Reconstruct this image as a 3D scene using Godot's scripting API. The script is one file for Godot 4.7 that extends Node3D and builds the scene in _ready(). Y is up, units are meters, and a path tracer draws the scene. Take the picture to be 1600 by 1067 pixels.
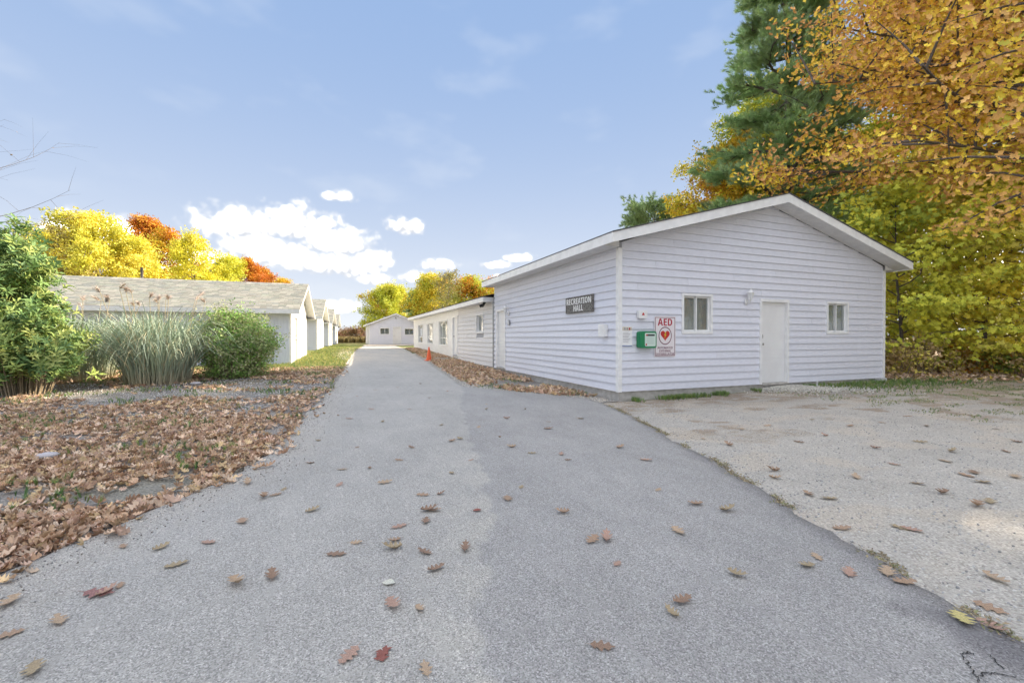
extends Node3D

var rng := RandomNumberGenerator.new()
var nz := FastNoiseLite.new()
var M := {}
var used := {}

# ------------------------------------------------------------------ helpers
func ss(a: float, b: float, x: float) -> float:
	var t := clampf((x - a) / (b - a), 0.0, 1.0)
	return t * t * (3.0 - 2.0 * t)

func pl(pts: Array, z: float) -> float:      # piecewise linear, pts [[z, x], ...] with falling z
	if z >= pts[0][0]:
		return pts[0][1]
	for i in range(1, pts.size()):
		if z >= pts[i][0]:
			var t: float = (z - pts[i][0]) / (pts[i - 1][0] - pts[i][0])
			return lerpf(pts[i][1], pts[i - 1][1], t)
	return pts[-1][1]

func gy(x: float, z: float) -> float:        # height of the ground
	var r := 0.5 * ss(-8.0, -36.0, z)
	r += 0.09 * ss(6.5, 12.0, x) * ss(-3.5, -7.8, z)
	return r

var LEFT := [[6.0, -3.1], [-1.0, -2.6], [-3.34, -1.76], [-4.04, -1.42], [-4.8, -1.02], [-5.9, -0.7], [-8.0, -0.55], [-12.0, -0.15], [-17.0, 0.15], [-20.0, 0.35], [-26.0, 0.75], [-32.0, 1.2], [-40.0, 1.9], [-46.0, 2.4]]
var RIGHT := [[6.0, 1.9], [0.0, 2.45], [-1.2, 2.82], [-2.0, 3.1], [-3.2, 3.58], [-5.8, 4.45], [-7.6, 4.95], [-8.3, 5.0], [-11.4, 3.05], [-14.0, 3.3], [-20.0, 3.75], [-27.0, 4.1], [-36.0, 4.6], [-46.0, 5.2]]
var SEAM := [[3.0, 0.2], [-1.6, 0.5], [-2.5, 0.82], [-3.5, 1.19], [-8.0, 2.12], [-11.4, 3.05]]

func lx(z: float) -> float:
	return pl(LEFT, z) + 0.09 * nz.get_noise_2d(z * 22.0, 7.0) + 0.05 * nz.get_noise_2d(z * 90.0, 31.0)
func rx(z: float) -> float:
	return pl(RIGHT, z) + 0.06 * nz.get_noise_2d(z * 25.0, 77.0) + 0.05 * nz.get_noise_2d(z * 110.0, 131.0)

func begin(flat := true) -> SurfaceTool:
	var st := SurfaceTool.new()
	st.begin(Mesh.PRIMITIVE_TRIANGLES)
	st.set_smooth_group(-1 if flat else 0)
	return st

func face(st: SurfaceTool, p: Vector3, u: Vector3, v: Vector3) -> void:
	quad(st, p + v, p + u + v, p + u, p)

func quad(st: SurfaceTool, a: Vector3, b: Vector3, c: Vector3, d: Vector3) -> void:   # clockwise from the front
	st.add_vertex(a); st.add_vertex(b); st.add_vertex(c)
	st.add_vertex(a); st.add_vertex(c); st.add_vertex(d)

func tri(st: SurfaceTool, a: Vector3, b: Vector3, c: Vector3) -> void:
	st.add_vertex(a); st.add_vertex(b); st.add_vertex(c)

func box(st: SurfaceTool, o: Vector3, ux: Vector3, uy: Vector3, uz: Vector3) -> void:
	face(st, o + uz, ux, uy)
	face(st, o + ux, -ux, uy)
	face(st, o + uz + ux, -uz, uy)
	face(st, o, uz, uy)
	face(st, o + uy + uz, ux, -uz)
	face(st, o, ux, uz)

func bx(st: SurfaceTool, x0: float, x1: float, y0: float, y1: float, z0: float, z1: float) -> void:
	box(st, Vector3(x0, y0, z0), Vector3(x1 - x0, 0, 0), Vector3(0, y1 - y0, 0), Vector3(0, 0, z1 - z0))

func tube(st: SurfaceTool, pts: PackedVector3Array, r0: float, r1: float, sides: int, power := 1.0) -> void:
	var n := pts.size()
	var rings: Array = []
	for i in n:
		var d: Vector3 = (pts[mini(i + 1, n - 1)] - pts[maxi(i - 1, 0)]).normalized()
		var a := d.cross(Vector3(0.31, 0.12, 0.94)).normalized()
		if a.length() < 0.1:
			a = d.cross(Vector3.RIGHT).normalized()
		var b := d.cross(a)
		var r := lerpf(r0, r1, pow(float(i) / float(n - 1), power))
		var ring := PackedVector3Array()
		for k in sides:
			var t := TAU * k / sides
			ring.append(pts[i] + (a * cos(t) + b * sin(t)) * r)
		rings.append(ring)
	for i in n - 1:
		for k in sides:
			var k2 := (k + 1) % sides
			quad(st, rings[i + 1][k2], rings[i + 1][k], rings[i][k], rings[i][k2])
	for k in range(1, sides - 1):
		tri(st, rings[n - 1][0], rings[n - 1][k + 1], rings[n - 1][k])
		tri(st, rings[0][0], rings[0][k], rings[0][k + 1])

func lathe(st: SurfaceTool, c: Vector3, prof: Array, sides := 20) -> void:   # prof [[r, y], ...] from the bottom up
	for i in prof.size() - 1:
		for k in sides:
			var a := TAU * k / sides
			var b := TAU * (k + 1) / sides
			var p0: float = prof[i][0]; var p1: float = prof[i + 1][0]
			quad(st, c + Vector3(cos(b) * p1, prof[i + 1][1], sin(b) * p1), c + Vector3(cos(a) * p1, prof[i + 1][1], sin(a) * p1), c + Vector3(cos(a) * p0, prof[i][1], sin(a) * p0), c + Vector3(cos(b) * p0, prof[i][1], sin(b) * p0))

func extrude(st: SurfaceTool, poly: PackedVector2Array, o: Vector3, u: Vector3, v: Vector3, depth: Vector3) -> void:   # a polygon with thickness, depth points to the viewer
	var ix := Geometry2D.triangulate_polygon(poly)
	for i in range(0, ix.size(), 3):
		var a := poly[ix[i]]; var b := poly[ix[i + 1]]; var c := poly[ix[i + 2]]
		if (b - a).cross(c - a) > 0.0:
			var s := b; b = c; c = s
		tri(st, o + u * a.x + v * a.y + depth, o + u * b.x + v * b.y + depth, o + u * c.x + v * c.y + depth)
		tri(st, o + u * a.x + v * a.y, o + u * c.x + v * c.y, o + u * b.x + v * b.y)
	var n := poly.size()
	var ccw := not Geometry2D.is_polygon_clockwise(poly)
	for i in n:
		var a := poly[i]; var b := poly[(i + 1) % n]
		if not ccw:
			var s := a; a = b; b = s
		face(st, o + u * a.x + v * a.y, u * (b.x - a.x) + v * (b.y - a.y), depth)

func numbered(n: String) -> String:
	var k: int = used.get(n, 0)
	used[n] = k + 1
	return n if k == 0 else "%s_%03d" % [n, k]

func node(n: String, parent: Node3D, at := Vector3.ZERO, turn := 0.0) -> Node3D:
	var o := Node3D.new()
	o.name = numbered(n) if parent == self else n
	parent.add_child(o, true)
	o.position = at
	o.rotation.y = turn
	return o

func mi(n: String, mesh: Mesh, mat: Material, parent: Node3D, at := Vector3.ZERO) -> MeshInstance3D:
	var o := MeshInstance3D.new()
	o.name = numbered(n) if parent == self else n
	o.mesh = mesh
	o.material_override = mat
	parent.add_child(o, true)
	o.position = at
	return o

func build(st: SurfaceTool, n: String, mat: Material, parent: Node3D) -> MeshInstance3D:
	st.generate_normals()
	return mi(n, st.commit(), mat, parent)

func tag(o: Node, label: String, category := "", group := "", kind := "") -> void:
	if label: o.set_meta("label", label)
	if category: o.set_meta("category", category)
	if group: o.set_meta("group", group)
	if kind: o.set_meta("kind", kind)

func many(n: String, mesh: Mesh, mat: Material, parent: Node3D, tf: Array, cols: PackedColorArray) -> MultiMeshInstance3D:
	var mm := MultiMesh.new()
	mm.transform_format = MultiMesh.TRANSFORM_3D
	mm.use_colors = true
	mm.mesh = mesh
	mm.instance_count = tf.size()
	for i in tf.size():
		mm.set_instance_transform(i, tf[i])
		mm.set_instance_color(i, cols[i])
	var o := MultiMeshInstance3D.new()
	o.name = numbered(n) if parent == self else n
	o.multimesh = mm
	o.material_override = mat
	parent.add_child(o, true)
	return o

# ------------------------------------------------------------------ materials
func lin(r: float, g: float, b: float) -> Color:
	return Color(r, g, b).linear_to_srgb()

func ramp(cols: Array) -> Gradient:     # [[offset, linear colour], ...]
	var g := Gradient.new()
	var o := PackedFloat32Array(); var c := PackedColorArray()
	for e in cols:
		o.append(e[0]); c.append((e[1] as Color).linear_to_srgb())
	g.offsets = o; g.colors = c
	return g

func noise_tex(kind: int, freq: float, octaves: int, seed_: int, cols: Array, size := 512, ret := -1) -> NoiseTexture2D:
	var n := FastNoiseLite.new()
	n.noise_type = kind
	n.frequency = freq
	n.seed = seed_
	n.fractal_octaves = octaves
	if octaves <= 1: n.fractal_type = FastNoiseLite.FRACTAL_NONE
	if ret >= 0: n.cellular_return_type = ret
	var t := NoiseTexture2D.new()
	t.width = size; t.height = size
	t.seamless = true
	t.noise = n
	if cols: t.color_ramp = ramp(cols)
	return t

func plain(c: Color, rough := 0.6, metal := 0.0) -> StandardMaterial3D:
	var m := StandardMaterial3D.new()
	m.albedo_color = c.linear_to_srgb()
	m.roughness = rough
	m.metallic = metal
	return m

func grain(c0: Color, c1: Color, freq: float, scale: Vector3, rough := 0.7, bump := 0.0, seed_ := 3, oct := 4) -> StandardMaterial3D:
	var m := StandardMaterial3D.new()
	m.albedo_texture = noise_tex(FastNoiseLite.TYPE_SIMPLEX_SMOOTH, freq, oct, seed_, [[0.25, c0], [0.75, c1]])
	m.uv1_triplanar = true
	m.uv1_scale = scale
	m.roughness = rough
	if bump > 0.0:
		m.heightmap_enabled = true
		m.heightmap_texture = m.albedo_texture
		m.heightmap_scale = bump
	return m

func leafy(backlight: float, rough := 0.55) -> StandardMaterial3D:
	var m := StandardMaterial3D.new()
	m.albedo_color = Color.WHITE
	m.vertex_color_use_as_albedo = true
	m.roughness = rough
	m.cull_mode = BaseMaterial3D.CULL_DISABLED
	m.metallic_specular = 0.35
	if backlight > 0.0:
		m.backlight_enabled = true
		m.backlight = Color(backlight, backlight, backlight)
	return m

func make_materials() -> void:
	var w := Vector3(0.5, 6.0, 0.5)
	M.siding = [grain(Color(0.659, 0.664, 0.726), Color(0.741, 0.746, 0.809), 0.02, w, 0.55, 0.05, 5), grain(Color(0.674, 0.680, 0.742), Color(0.751, 0.756, 0.819), 0.02, w, 0.55, 0.05, 8), grain(Color(0.644, 0.649, 0.706), Color(0.731, 0.736, 0.794), 0.02, w, 0.55, 0.05, 13)]
	M.siding_warm = [grain(Color(0.67, 0.655, 0.655), Color(0.75, 0.735, 0.735), 0.02, w, 0.55, 0.05, 17), grain(Color(0.65, 0.635, 0.635), Color(0.74, 0.725, 0.725), 0.02, w, 0.55, 0.05, 19)]
	M.panel = grain(Color(0.62, 0.65, 0.745), Color(0.69, 0.72, 0.80), 0.012, Vector3(2.0, 0.3, 2.0), 0.6, 0.03, 23)  # blue shade of the cottage's long side put into its colour
	M.core = plain(Color(0.4, 0.4, 0.42), 0.9)
	M.white = grain(Color(0.77, 0.765, 0.755), Color(0.84, 0.835, 0.825), 0.01, Vector3(0.7, 0.7, 0.7), 0.45, 0.0, 29)
	M.door = grain(Color(0.745, 0.735, 0.725), Color(0.775, 0.77, 0.76), 0.006, Vector3(0.6, 0.6, 0.6), 0.4, 0.0, 31)
	M.soffit = grain(Color(0.66, 0.655, 0.65), Color(0.74, 0.735, 0.73), 0.01, Vector3(0.7, 0.7, 0.7), 0.5, 0.0, 37)
	M.concrete = grain(Color(0.40, 0.375, 0.34), Color(0.52, 0.495, 0.46), 0.012, Vector3(0.7, 1.0, 0.7), 0.9, 0.15, 41)
	M.shingle_dark = grain(Color(0.05, 0.05, 0.055), Color(0.11, 0.11, 0.115), 0.05, Vector3(2, 2, 2), 0.9, 0.3, 43)
	var sh := leafy(0.0, 0.9)
	sh.albedo_texture = noise_tex(FastNoiseLite.TYPE_SIMPLEX, 0.12, 3, 47, [[0.2, Color(0.62, 0.62, 0.62)], [0.8, Color(1, 1, 1)]])
	sh.uv1_triplanar = true; sh.uv1_scale = Vector3(1.5, 1.5, 1.5)
	M.shingle = sh
	var gl := StandardMaterial3D.new()
	gl.transparency = BaseMaterial3D.TRANSPARENCY_ALPHA
	gl.albedo_color = Color(0.75, 0.8, 0.78, 0.12)
	gl.roughness = 0.03
	M.glass = gl
	M.blind = grain(Color(0.07, 0.07, 0.055), Color(0.13, 0.125, 0.09), 0.02, Vector3(3, 0.3, 3), 0.9, 0.0, 53)
	M.curtain = grain(Color(0.19, 0.19, 0.15), Color(0.31, 0.30, 0.23), 0.02, Vector3(4, 0.3, 4), 0.9, 0.0, 59)
	M.dark = plain(Color(0.02, 0.02, 0.022), 0.6)
	M.metal = plain(Color(0.32, 0.31, 0.29), 0.35, 0.9)
	M.grey_plastic = plain(Color(0.3, 0.31, 0.32), 0.6)
	M.bark = grain(Color(0.07, 0.058, 0.05), Color(0.20, 0.17, 0.15), 0.03, Vector3(2.5, 0.5, 2.5), 0.95, 2.0, 61)
	M.bark_pale = grain(Color(0.22, 0.20, 0.17), Color(0.42, 0.39, 0.34), 0.03, Vector3(2.5, 0.5, 2.5), 0.95, 1.0, 67)
	M.leaf = leafy(0.6)
	M.leaf_maple = leafy(0.25)
	M.needle = leafy(0.3, 0.6)
	M.dry = leafy(0.25, 0.75)
	M.blade = leafy(0.35, 0.5)
	M.stone = leafy(0.0, 0.85)
	# asphalt: fine aggregate (uv1) times broad tone (uv2)
	var a := StandardMaterial3D.new()
	a.albedo_texture = noise_tex(FastNoiseLite.TYPE_CELLULAR, 0.13, 1, 71, [[0.0, Color(0.255, 0.24, 0.22)], [0.3, Color(0.405, 0.383, 0.35)], [0.7, Color(0.505, 0.478, 0.437)], [0.93, Color(0.60, 0.57, 0.525)], [1.0, Color(0.78, 0.75, 0.70)]], 1024, FastNoiseLite.RETURN_CELL_VALUE)
	a.heightmap_enabled = true
	a.heightmap_texture = noise_tex(FastNoiseLite.TYPE_CELLULAR, 0.13, 1, 71, [], 1024, FastNoiseLite.RETURN_DISTANCE)
	a.heightmap_scale = -0.25
	a.roughness = 0.85
	a.detail_enabled = true
	a.detail_blend_mode = BaseMaterial3D.BLEND_MODE_MUL
	a.detail_uv_layer = BaseMaterial3D.DETAIL_UV_2
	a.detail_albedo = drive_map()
	M.asphalt = a
	var gr := StandardMaterial3D.new()
	gr.albedo_texture = noise_tex(FastNoiseLite.TYPE_CELLULAR, 0.085, 1, 73, [[0.0, Color(0.40, 0.365, 0.32)], [0.4, Color(0.53, 0.49, 0.435)], [0.8, Color(0.61, 0.57, 0.51)], [1.0, Color(0.75, 0.715, 0.655)]], 1024, FastNoiseLite.RETURN_CELL_VALUE)
	gr.heightmap_enabled = true
	gr.heightmap_texture = noise_tex(FastNoiseLite.TYPE_CELLULAR, 0.085, 1, 73, [], 1024, FastNoiseLite.RETURN_DISTANCE)
	gr.heightmap_scale = -0.7
	gr.roughness = 0.95
	gr.detail_enabled = true
	gr.detail_blend_mode = BaseMaterial3D.BLEND_MODE_MUL
	gr.detail_uv_layer = BaseMaterial3D.DETAIL_UV_2
	gr.detail_albedo = lot_map()
	M.gravel = gr
	var so := leafy(0.0, 0.95)
	so.albedo_texture = noise_tex(FastNoiseLite.TYPE_SIMPLEX, 0.06, 5, 79, [[0.15, Color(0.45, 0.45, 0.45)], [0.85, Color(1, 1, 1)]], 1024)
	so.uv1_triplanar = true; so.uv1_world_triplanar = true; so.uv1_scale = Vector3(0.45, 0.45, 0.45)
	so.heightmap_enabled = true
	so.heightmap_texture = so.albedo_texture
	so.heightmap_scale = 2.5
	M.soil = so
	M.asphalt_plain = grain(Color(0.16, 0.16, 0.175), Color(0.34, 0.34, 0.35), 0.2, Vector3(2, 2, 2), 0.9, 0.6, 83)
	M.black_soil = plain(Color(0.035, 0.032, 0.03), 0.95)
	M.twig = grain(Color(0.20, 0.155, 0.10), Color(0.36, 0.29, 0.20), 0.03, Vector3(3, 1, 3), 0.9, 0.0, 87)
	M.lamp_glass = plain(Color(0.66, 0.66, 0.65), 0.3)
	M.old_wood = grain(Color(0.06, 0.055, 0.048), Color(0.36, 0.34, 0.31), 0.02, Vector3(1.2, 5.0, 1.2), 0.85, 0.4, 89)
	M.red = plain(Color(0.48, 0.022, 0.02), 0.4)
	M.print_red = plain(Color(0.40, 0.02, 0.045), 0.5)
	M.print_plum = plain(Color(0.16, 0.03, 0.06), 0.5)
	M.print_grey = plain(Color(0.30, 0.29, 0.31), 0.6)
	M.cream = plain(Color(0.60, 0.54, 0.44), 0.6)
	M.blue = plain(Color(0.06, 0.13, 0.36), 0.5)
	M.green = plain(Color(0.004, 0.20, 0.075), 0.35)
	M.pale_green = plain(Color(0.58, 0.70, 0.62), 0.5)
	M.sign_white = plain(Color(0.76, 0.71, 0.72), 0.4)
	M.bolt = plain(Color(0.55, 0.42, 0.02), 0.4)
	M.orange = grain(Color(0.66, 0.085, 0.02), Color(0.78, 0.13, 0.03), 0.01, Vector3(2, 2, 2), 0.5, 0.0, 93)
	M.concrete_pale = grain(Color(0.5, 0.49, 0.47), Color(0.66, 0.65, 0.63), 0.02, Vector3(2, 2, 2), 0.9, 0.3, 95)
	M.pale_stone = grain(Color(0.45, 0.42, 0.43), Color(0.62, 0.58, 0.60), 0.03, Vector3(2, 2, 2), 0.85, 0.6, 97)

func drive_map() -> ImageTexture:       # worn, dusty and newer patches of the asphalt; x -8..8, z -48..8
	var W := 512; var H := 1024
	var im := Image.create(W, H, false, Image.FORMAT_RGB8)
	for j in H:
		var z := -48.0 + 56.0 * (j + 0.5) / H
		var L := pl(LEFT, z); var S := pl(SEAM, z)
		var isapron := z > -11.4
		for i in W:
			var x := -8.0 + 16.0 * (i + 0.5) / W
			var n1 := nz.get_noise_2d(x * 14.0, z * 10.0)
			var n2 := nz.get_noise_2d(x * 60.0 + 300.0, z * 45.0)
			var v := 0.90 + 0.10 * n1 + 0.07 * n2
			var c := Color(v, v, v * 1.0)
			var sx := S + 0.12 * n2
			if isapron and x > sx:
				c = Color(v * 0.87, v * 0.873, v * 0.895)
			elif isapron and z > -6.5:
				var dust := (1.0 - ss(0.05, 0.75 + 0.3 * n1, sx - x)) * ss(-6.5, -3.8, z) * clampf(0.55 + 1.2 * n2, 0.0, 1.0)
				c = c.lerp(Color(1.0, 0.99, 0.95), 0.75 * dust)
			var e := 1.0 - ss(0.0, 0.75, x - L + 0.25 * n2 + 0.2 * n1)     # grit washed over the edge
			c = c.lerp(Color(1.0, 0.96, 0.91), 0.6 * e)
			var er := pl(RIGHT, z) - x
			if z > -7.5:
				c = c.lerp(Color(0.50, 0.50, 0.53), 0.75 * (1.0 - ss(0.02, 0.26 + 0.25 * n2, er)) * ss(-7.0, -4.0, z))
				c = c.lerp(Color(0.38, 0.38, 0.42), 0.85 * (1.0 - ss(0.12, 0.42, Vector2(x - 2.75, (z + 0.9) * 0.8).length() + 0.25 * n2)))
			var far := ss(-16.0, -30.0, z)
			c = c.lerp(Color(1.0, 0.95, 0.87), far * clampf(0.5 + 1.1 * n1 + 0.5 * n2, 0.0, 0.9))
			im.set_pixel(i, j, c.linear_to_srgb())
	return ImageTexture.create_from_image(im)

func lot_map() -> ImageTexture:         # gravel, trodden dirt and thin grass; x 0..24, z -12..8
	var W := 768; var H := 640
	var im := Image.create(W, H, false, Image.FORMAT_RGB8)
	for j in H:
		var z := -12.0 + 20.0 * (j + 0.5) / H
		for i in W:
			var x := 24.0 * (i + 0.5) / W
			var n1 := nz.get_noise_2d(x * 9.0 + 900.0, z * 14.0)
			var n2 := nz.get_noise_2d(x * 45.0, z * 60.0 + 500.0)
			var v := 0.90 + 0.09 * n1 + 0.08 * n2
			var c := Color(v, v * 0.99, v * 0.97)
			# trodden dirt in front of the wall and towards the woods
			var q := ss(-6.2, -7.5, z + 0.9 * n1) + ss(9.5, 13.5, x + 4.0 * n1) * ss(-2.6, -5.0, z)
			q += 0.8 * ss(0.18, 0.34, n1) * ss(-3.0, -5.5, z)
			c = c.lerp(Color(0.62, 0.52, 0.42), clampf(q * (0.9 + 1.2 * n2), 0.0, 0.9))
			var gq := ss(0.05, 0.3, nz.get_noise_2d(x * 16.0, z * 30.0 + 70.0)) * ss(9.5, 13.0, x) * ss(-3.2, -5.4, z)
			c = c.lerp(Color(0.44, 0.50, 0.30), clampf(gq * (1.0 + 1.2 * n2), 0.0, 0.85))
			var dust := ss(0.12, 0.35, nz.get_noise_2d(x * 12.0 + 40.0, z * 18.0 - 90.0))
			c = c.lerp(Color(1.0, 0.93, 0.84), 0.6 * dust)
			im.set_pixel(i, j, c.linear_to_srgb())
	return ImageTexture.create_from_image(im)

# ------------------------------------------------------------------ sky
var CLOUDS := [  # photo bearing (right of the drive axis), height, half sizes in degrees
	[-31.0, 12.0, 5.5, 2.2], [-26.0, 12.6, 5.0, 2.6], [-21.5, 11.0, 5.0, 2.4], [-29.0, 9.6, 6.0, 2.2], [-22.0, 8.6, 6.5, 2.0], [-17.5, 9.4, 3.2, 1.6], [-17.0, 7.0, 2.2, 0.9],
	[-21.6, 16.4, 1.9, 0.8], [-13.6, 13.6, 2.4, 1.2], [-9.2, 9.1, 2.6, 0.9], [-12.6, 7.6, 1.7, 0.9], [-2.0, 9.2, 2.4, 0.6], [1.0, 10.1, 2.0, 0.7], [-1.5, 7.7, 1.6, 0.5], [-4.5, 6.2, 2.2, 0.7],
	[-21.0, 3.6, 3.2, 1.0], [-14.0, 4.2, 3.0, 0.7], [-37.0, 8.0, 6.0, 2.4], [-43.0, 9.5, 5.0, 2.0]]

func sky_image() -> Image:
	var W := 2048; var H := 1024
	var data := PackedFloat32Array()
	data.resize(W * H * 3)
	var n := FastNoiseLite.new()
	n.seed = 5; n.frequency = 0.9; n.fractal_octaves = 5; n.noise_type = FastNoiseLite.TYPE_SIMPLEX_SMOOTH
	var yaw := 21.4
	var per := []                      # further clouds round the horizon, out of view, placed to raise ambient light
	var r := RandomNumberGenerator.new(); r.seed = 91
	for c in CLOUDS:
		per.append([c[0] + yaw, c[1], c[2], c[3]])
	for k in 95:
		per.append([r.randf_range(58.0, 316.0), r.randf_range(4.0, 15.0), r.randf_range(2.0, 6.0), r.randf_range(0.8, 2.4)])
	for k in 44:                       # larger overhead clouds, out of view, added to brighten the open shade
		var e := r.randf_range(20.0, 72.0)
		var az := r.randf_range(0.0, 360.0)
		if e < 50.0 and absf(wrapf(az - yaw, -180.0, 180.0)) < 62.0: continue
		var q := r.randf_range(3.5, 7.5)
		per.append([az, e, q * 1.5, q])
	for j in H:
		var el := 90.0 - 180.0 * (j + 0.5) / H
		var s := maxf(sin(deg_to_rad(el)), 0.0)
		var base := Color(0.081, 0.125, 0.209).lerp(Color(0.258, 0.266, 0.273), pow(1.0 - s, 3.2))
		if el < 0.0:
			base = Color(0.3, 0.29, 0.27)
		var ce := cos(deg_to_rad(el))
		var near := []
		for c in per:
			if absf(c[1] - el) < c[3] * 2.6: near.append(c)
		for i in W:
			var az := wrapf(360.0 * (i + 0.5) / W, -180.0, 180.0)
			var col := base
			if el > 0.5 and near.size():
				var d := 0.0
				var lit := 0.0
				var w1 := 9.0; var w2 := 0.0
				for c in near:
					var da := wrapf(az - c[0], -180.0, 180.0) * ce
					if absf(da) > c[2] * 2.2: continue
					if w1 > 5.0:
						w1 = n.get_noise_3d(az * 0.35 * ce, el * 0.45, el * 0.02)
						w2 = n.get_noise_3d(az * 1.1 * ce + 50.0, el * 1.3, el * 0.02)
					var dy: float = (el - c[1]) / c[3]
					if dy < 0.0 and el < 20.0: dy *= 1.5
					var q: float = 1.1 - sqrt(da * da / (c[2] * c[2]) + dy * dy) + 0.55 * w1 + 0.34 * w2 + 0.12 * n.get_noise_3d(az * 3.4 * ce, el * 4.2, 7.0)
					if q > d:
						d = q
						lit = clampf(0.55 + 0.42 * dy + 0.55 * w2 + 0.3 * w1, 0.0, 1.0)
				if d > 0.0:
					var body := Color(0.205, 0.21, 0.222).lerp(Color(0.30, 0.30, 0.30), ss(0.1, 0.8, lit))
					col = col.lerp(body, ss(0.0, 0.6, d))
					var k := ss(0.3, 1.0, d) * ss(0.2, 0.95, lit)
					col += Color(2.85, 2.75, 2.62) * k
			if el > 2.0 and el < 50.0:
				var veil := ss(0.1, 0.7, n.get_noise_2d(az * 0.06 + 20.0, el * 0.16 + 9.0)) * 0.13
				col = col.lerp(Color(0.27, 0.28, 0.288), veil)
			var at := (j * W + i) * 3
			data[at] = col.r; data[at + 1] = col.g; data[at + 2] = col.b
	return Image.create_from_data(W, H, false, Image.FORMAT_RGBF, data.to_byte_array())

# ------------------------------------------------------------------ building pieces
func wall_core(parent: Node3D, n: String, O: Vector3, U: Vector3, N: Vector3, W: float, y0: float, y1: float, openings: Array, mat: Material, thick := 0.12) -> void:
	var st := begin()
	var xs := [0.0, W]; var ys := [y0, y1]
	for o: Rect2 in openings:
		for v in [o.position.x, o.end.x]:
			if v > 0.0 and v < W: xs.append(v)
		for v in [o.position.y, o.end.y]:
			if v > y0 and v < y1: ys.append(v)
	xs.sort(); ys.sort()
	for i in xs.size() - 1:
		for j in ys.size() - 1:
			if xs[i + 1] - xs[i] < 0.001 or ys[j + 1] - ys[j] < 0.001: continue
			var c := Vector2((xs[i] + xs[i + 1]) * 0.5, (ys[j] + ys[j + 1]) * 0.5)
			var hole := false
			for o: Rect2 in openings:
				if o.has_point(c): hole = true
			if not hole:
				box(st, O + U * xs[i] + Vector3.UP * ys[j] - N * thick, U * (xs[i + 1] - xs[i]), Vector3.UP * (ys[j + 1] - ys[j]), N * thick)
	build(st, n, mat, parent)

func gable_core(parent: Node3D, n: String, O: Vector3, U: Vector3, N: Vector3, W: float, eave: float, slope: float, mat: Material, thick := 0.12) -> void:
	var st := begin()
	extrude(st, PackedVector2Array([Vector2(0, eave), Vector2(W, eave), Vector2(W * 0.5, eave + W * 0.5 * slope)]), O - N * thick, U, Vector3.UP, N * thick)
	build(st, n, mat, parent)

func board(st: SurfaceTool, O: Vector3, U: Vector3, N: Vector3, ab: Vector2, at: Vector2, yb: float, yt: float, cb: float, expo: float) -> void:
	var kb := lerpf(0.034, 0.004, (yb - cb) / expo)
	var kt := lerpf(0.034, 0.004, (yt - cb) / expo)
	var p0 := O + U * ab.x + Vector3.UP * yb
	var p1 := O + U * ab.y + Vector3.UP * yb
	var p2 := O + U * at.y + Vector3.UP * yt
	var p3 := O + U * at.x + Vector3.UP * yt
	var e := N * 0.001
	quad(st, p3 + N * kt, p2 + N * kt, p1 + N * kb, p0 + N * kb)
	quad(st, p0 + N * kb, p1 + N * kb, p1 + e, p0 + e)
	quad(st, p3 + e, p3 + N * kt, p0 + N * kb, p0 + e)
	quad(st, p2 + N * kt, p2 + e, p1 + e, p1 + N * kb)

func siding(parent: Node3D, O: Vector3, U: Vector3, N: Vector3, W: float, y0: float, eave: float, slope: float, openings: Array, expo: float, mats: Array, each: bool) -> void:
	var top := eave + (W * 0.5 * slope if slope > 0.0 else 0.0)
	var all := begin()
	var k := 0
	while y0 + k * expo < top - 0.02:
		var yb := y0 + k * expo
		var yt := minf(yb + expo, top)
		var cuts := [yb, yt]
		for o: Rect2 in openings:
			for v in [o.position.y, o.end.y]:
				if v > yb + 0.004 and v < yt - 0.004: cuts.append(v)
		cuts.sort()
		for j in cuts.size() - 1:
			var b: float = cuts[j]; var t: float = cuts[j + 1]
			var ib := maxf(0.0, (b - eave) / slope) if slope > 0.0 else 0.0
			var it := maxf(0.0, (t - eave) / slope) if slope > 0.0 else 0.0
			var spans := [[ib, W - ib, it, W - it]]
			for o: Rect2 in openings:
				if o.position.y < t - 0.002 and o.end.y > b + 0.002:
					var nx := []
					for s in spans:
						if o.end.x <= s[0] or o.position.x >= s[1]:
							nx.append(s); continue
						if o.position.x > s[0]: nx.append([s[0], o.position.x, s[2], o.position.x])
						if o.end.x < s[1]: nx.append([o.end.x, s[1], o.end.x, s[3]])
					spans = nx
			if each:
				var cut := []
				for s in spans:
					var x: float = 3.66 * fposmod(k * 0.377 + 0.21, 1.0)
					var a: float = s[0]; var ta: float = s[2]
					while x < s[1] - 0.3:
						if x > a + 0.3 and x > ta + 0.05 and x < s[3] - 0.05:
							cut.append([a, x - 0.0015, ta, x - 0.0015])
							a = x + 0.0015; ta = a
						x += 3.66
					cut.append([a, s[1], ta, s[3]])
				spans = cut
			for s in spans:
				if s[1] - s[0] < 0.02: continue
				var jit := rng.randf_range(-0.003, 0.003)
				if each:
					var st := begin()
					board(st, O + N * (jit * 0.3), U, N, Vector2(s[0], s[1]), Vector2(s[2], s[3]), b, t, yb, expo)
					build(st, "siding_board", mats[(k * 7 + int(s[0] * 3.0)) % mats.size()], parent)
				else:
					board(all, O, U, N, Vector2(s[0], s[1]), Vector2(s[2], s[3]), b, t, yb, expo)
		k += 1
	if not each:
		build(all, "siding", mats[0], parent)

func bar(st: SurfaceTool, O: Vector3, U: Vector3, N: Vector3, a0: float, a1: float, y0: float, y1: float, n0: float, n1: float) -> void:
	box(st, O + U * a0 + Vector3.UP * y0 + N * n0, U * (a1 - a0), Vector3.UP * (y1 - y0), N * (n1 - n0))

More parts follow.
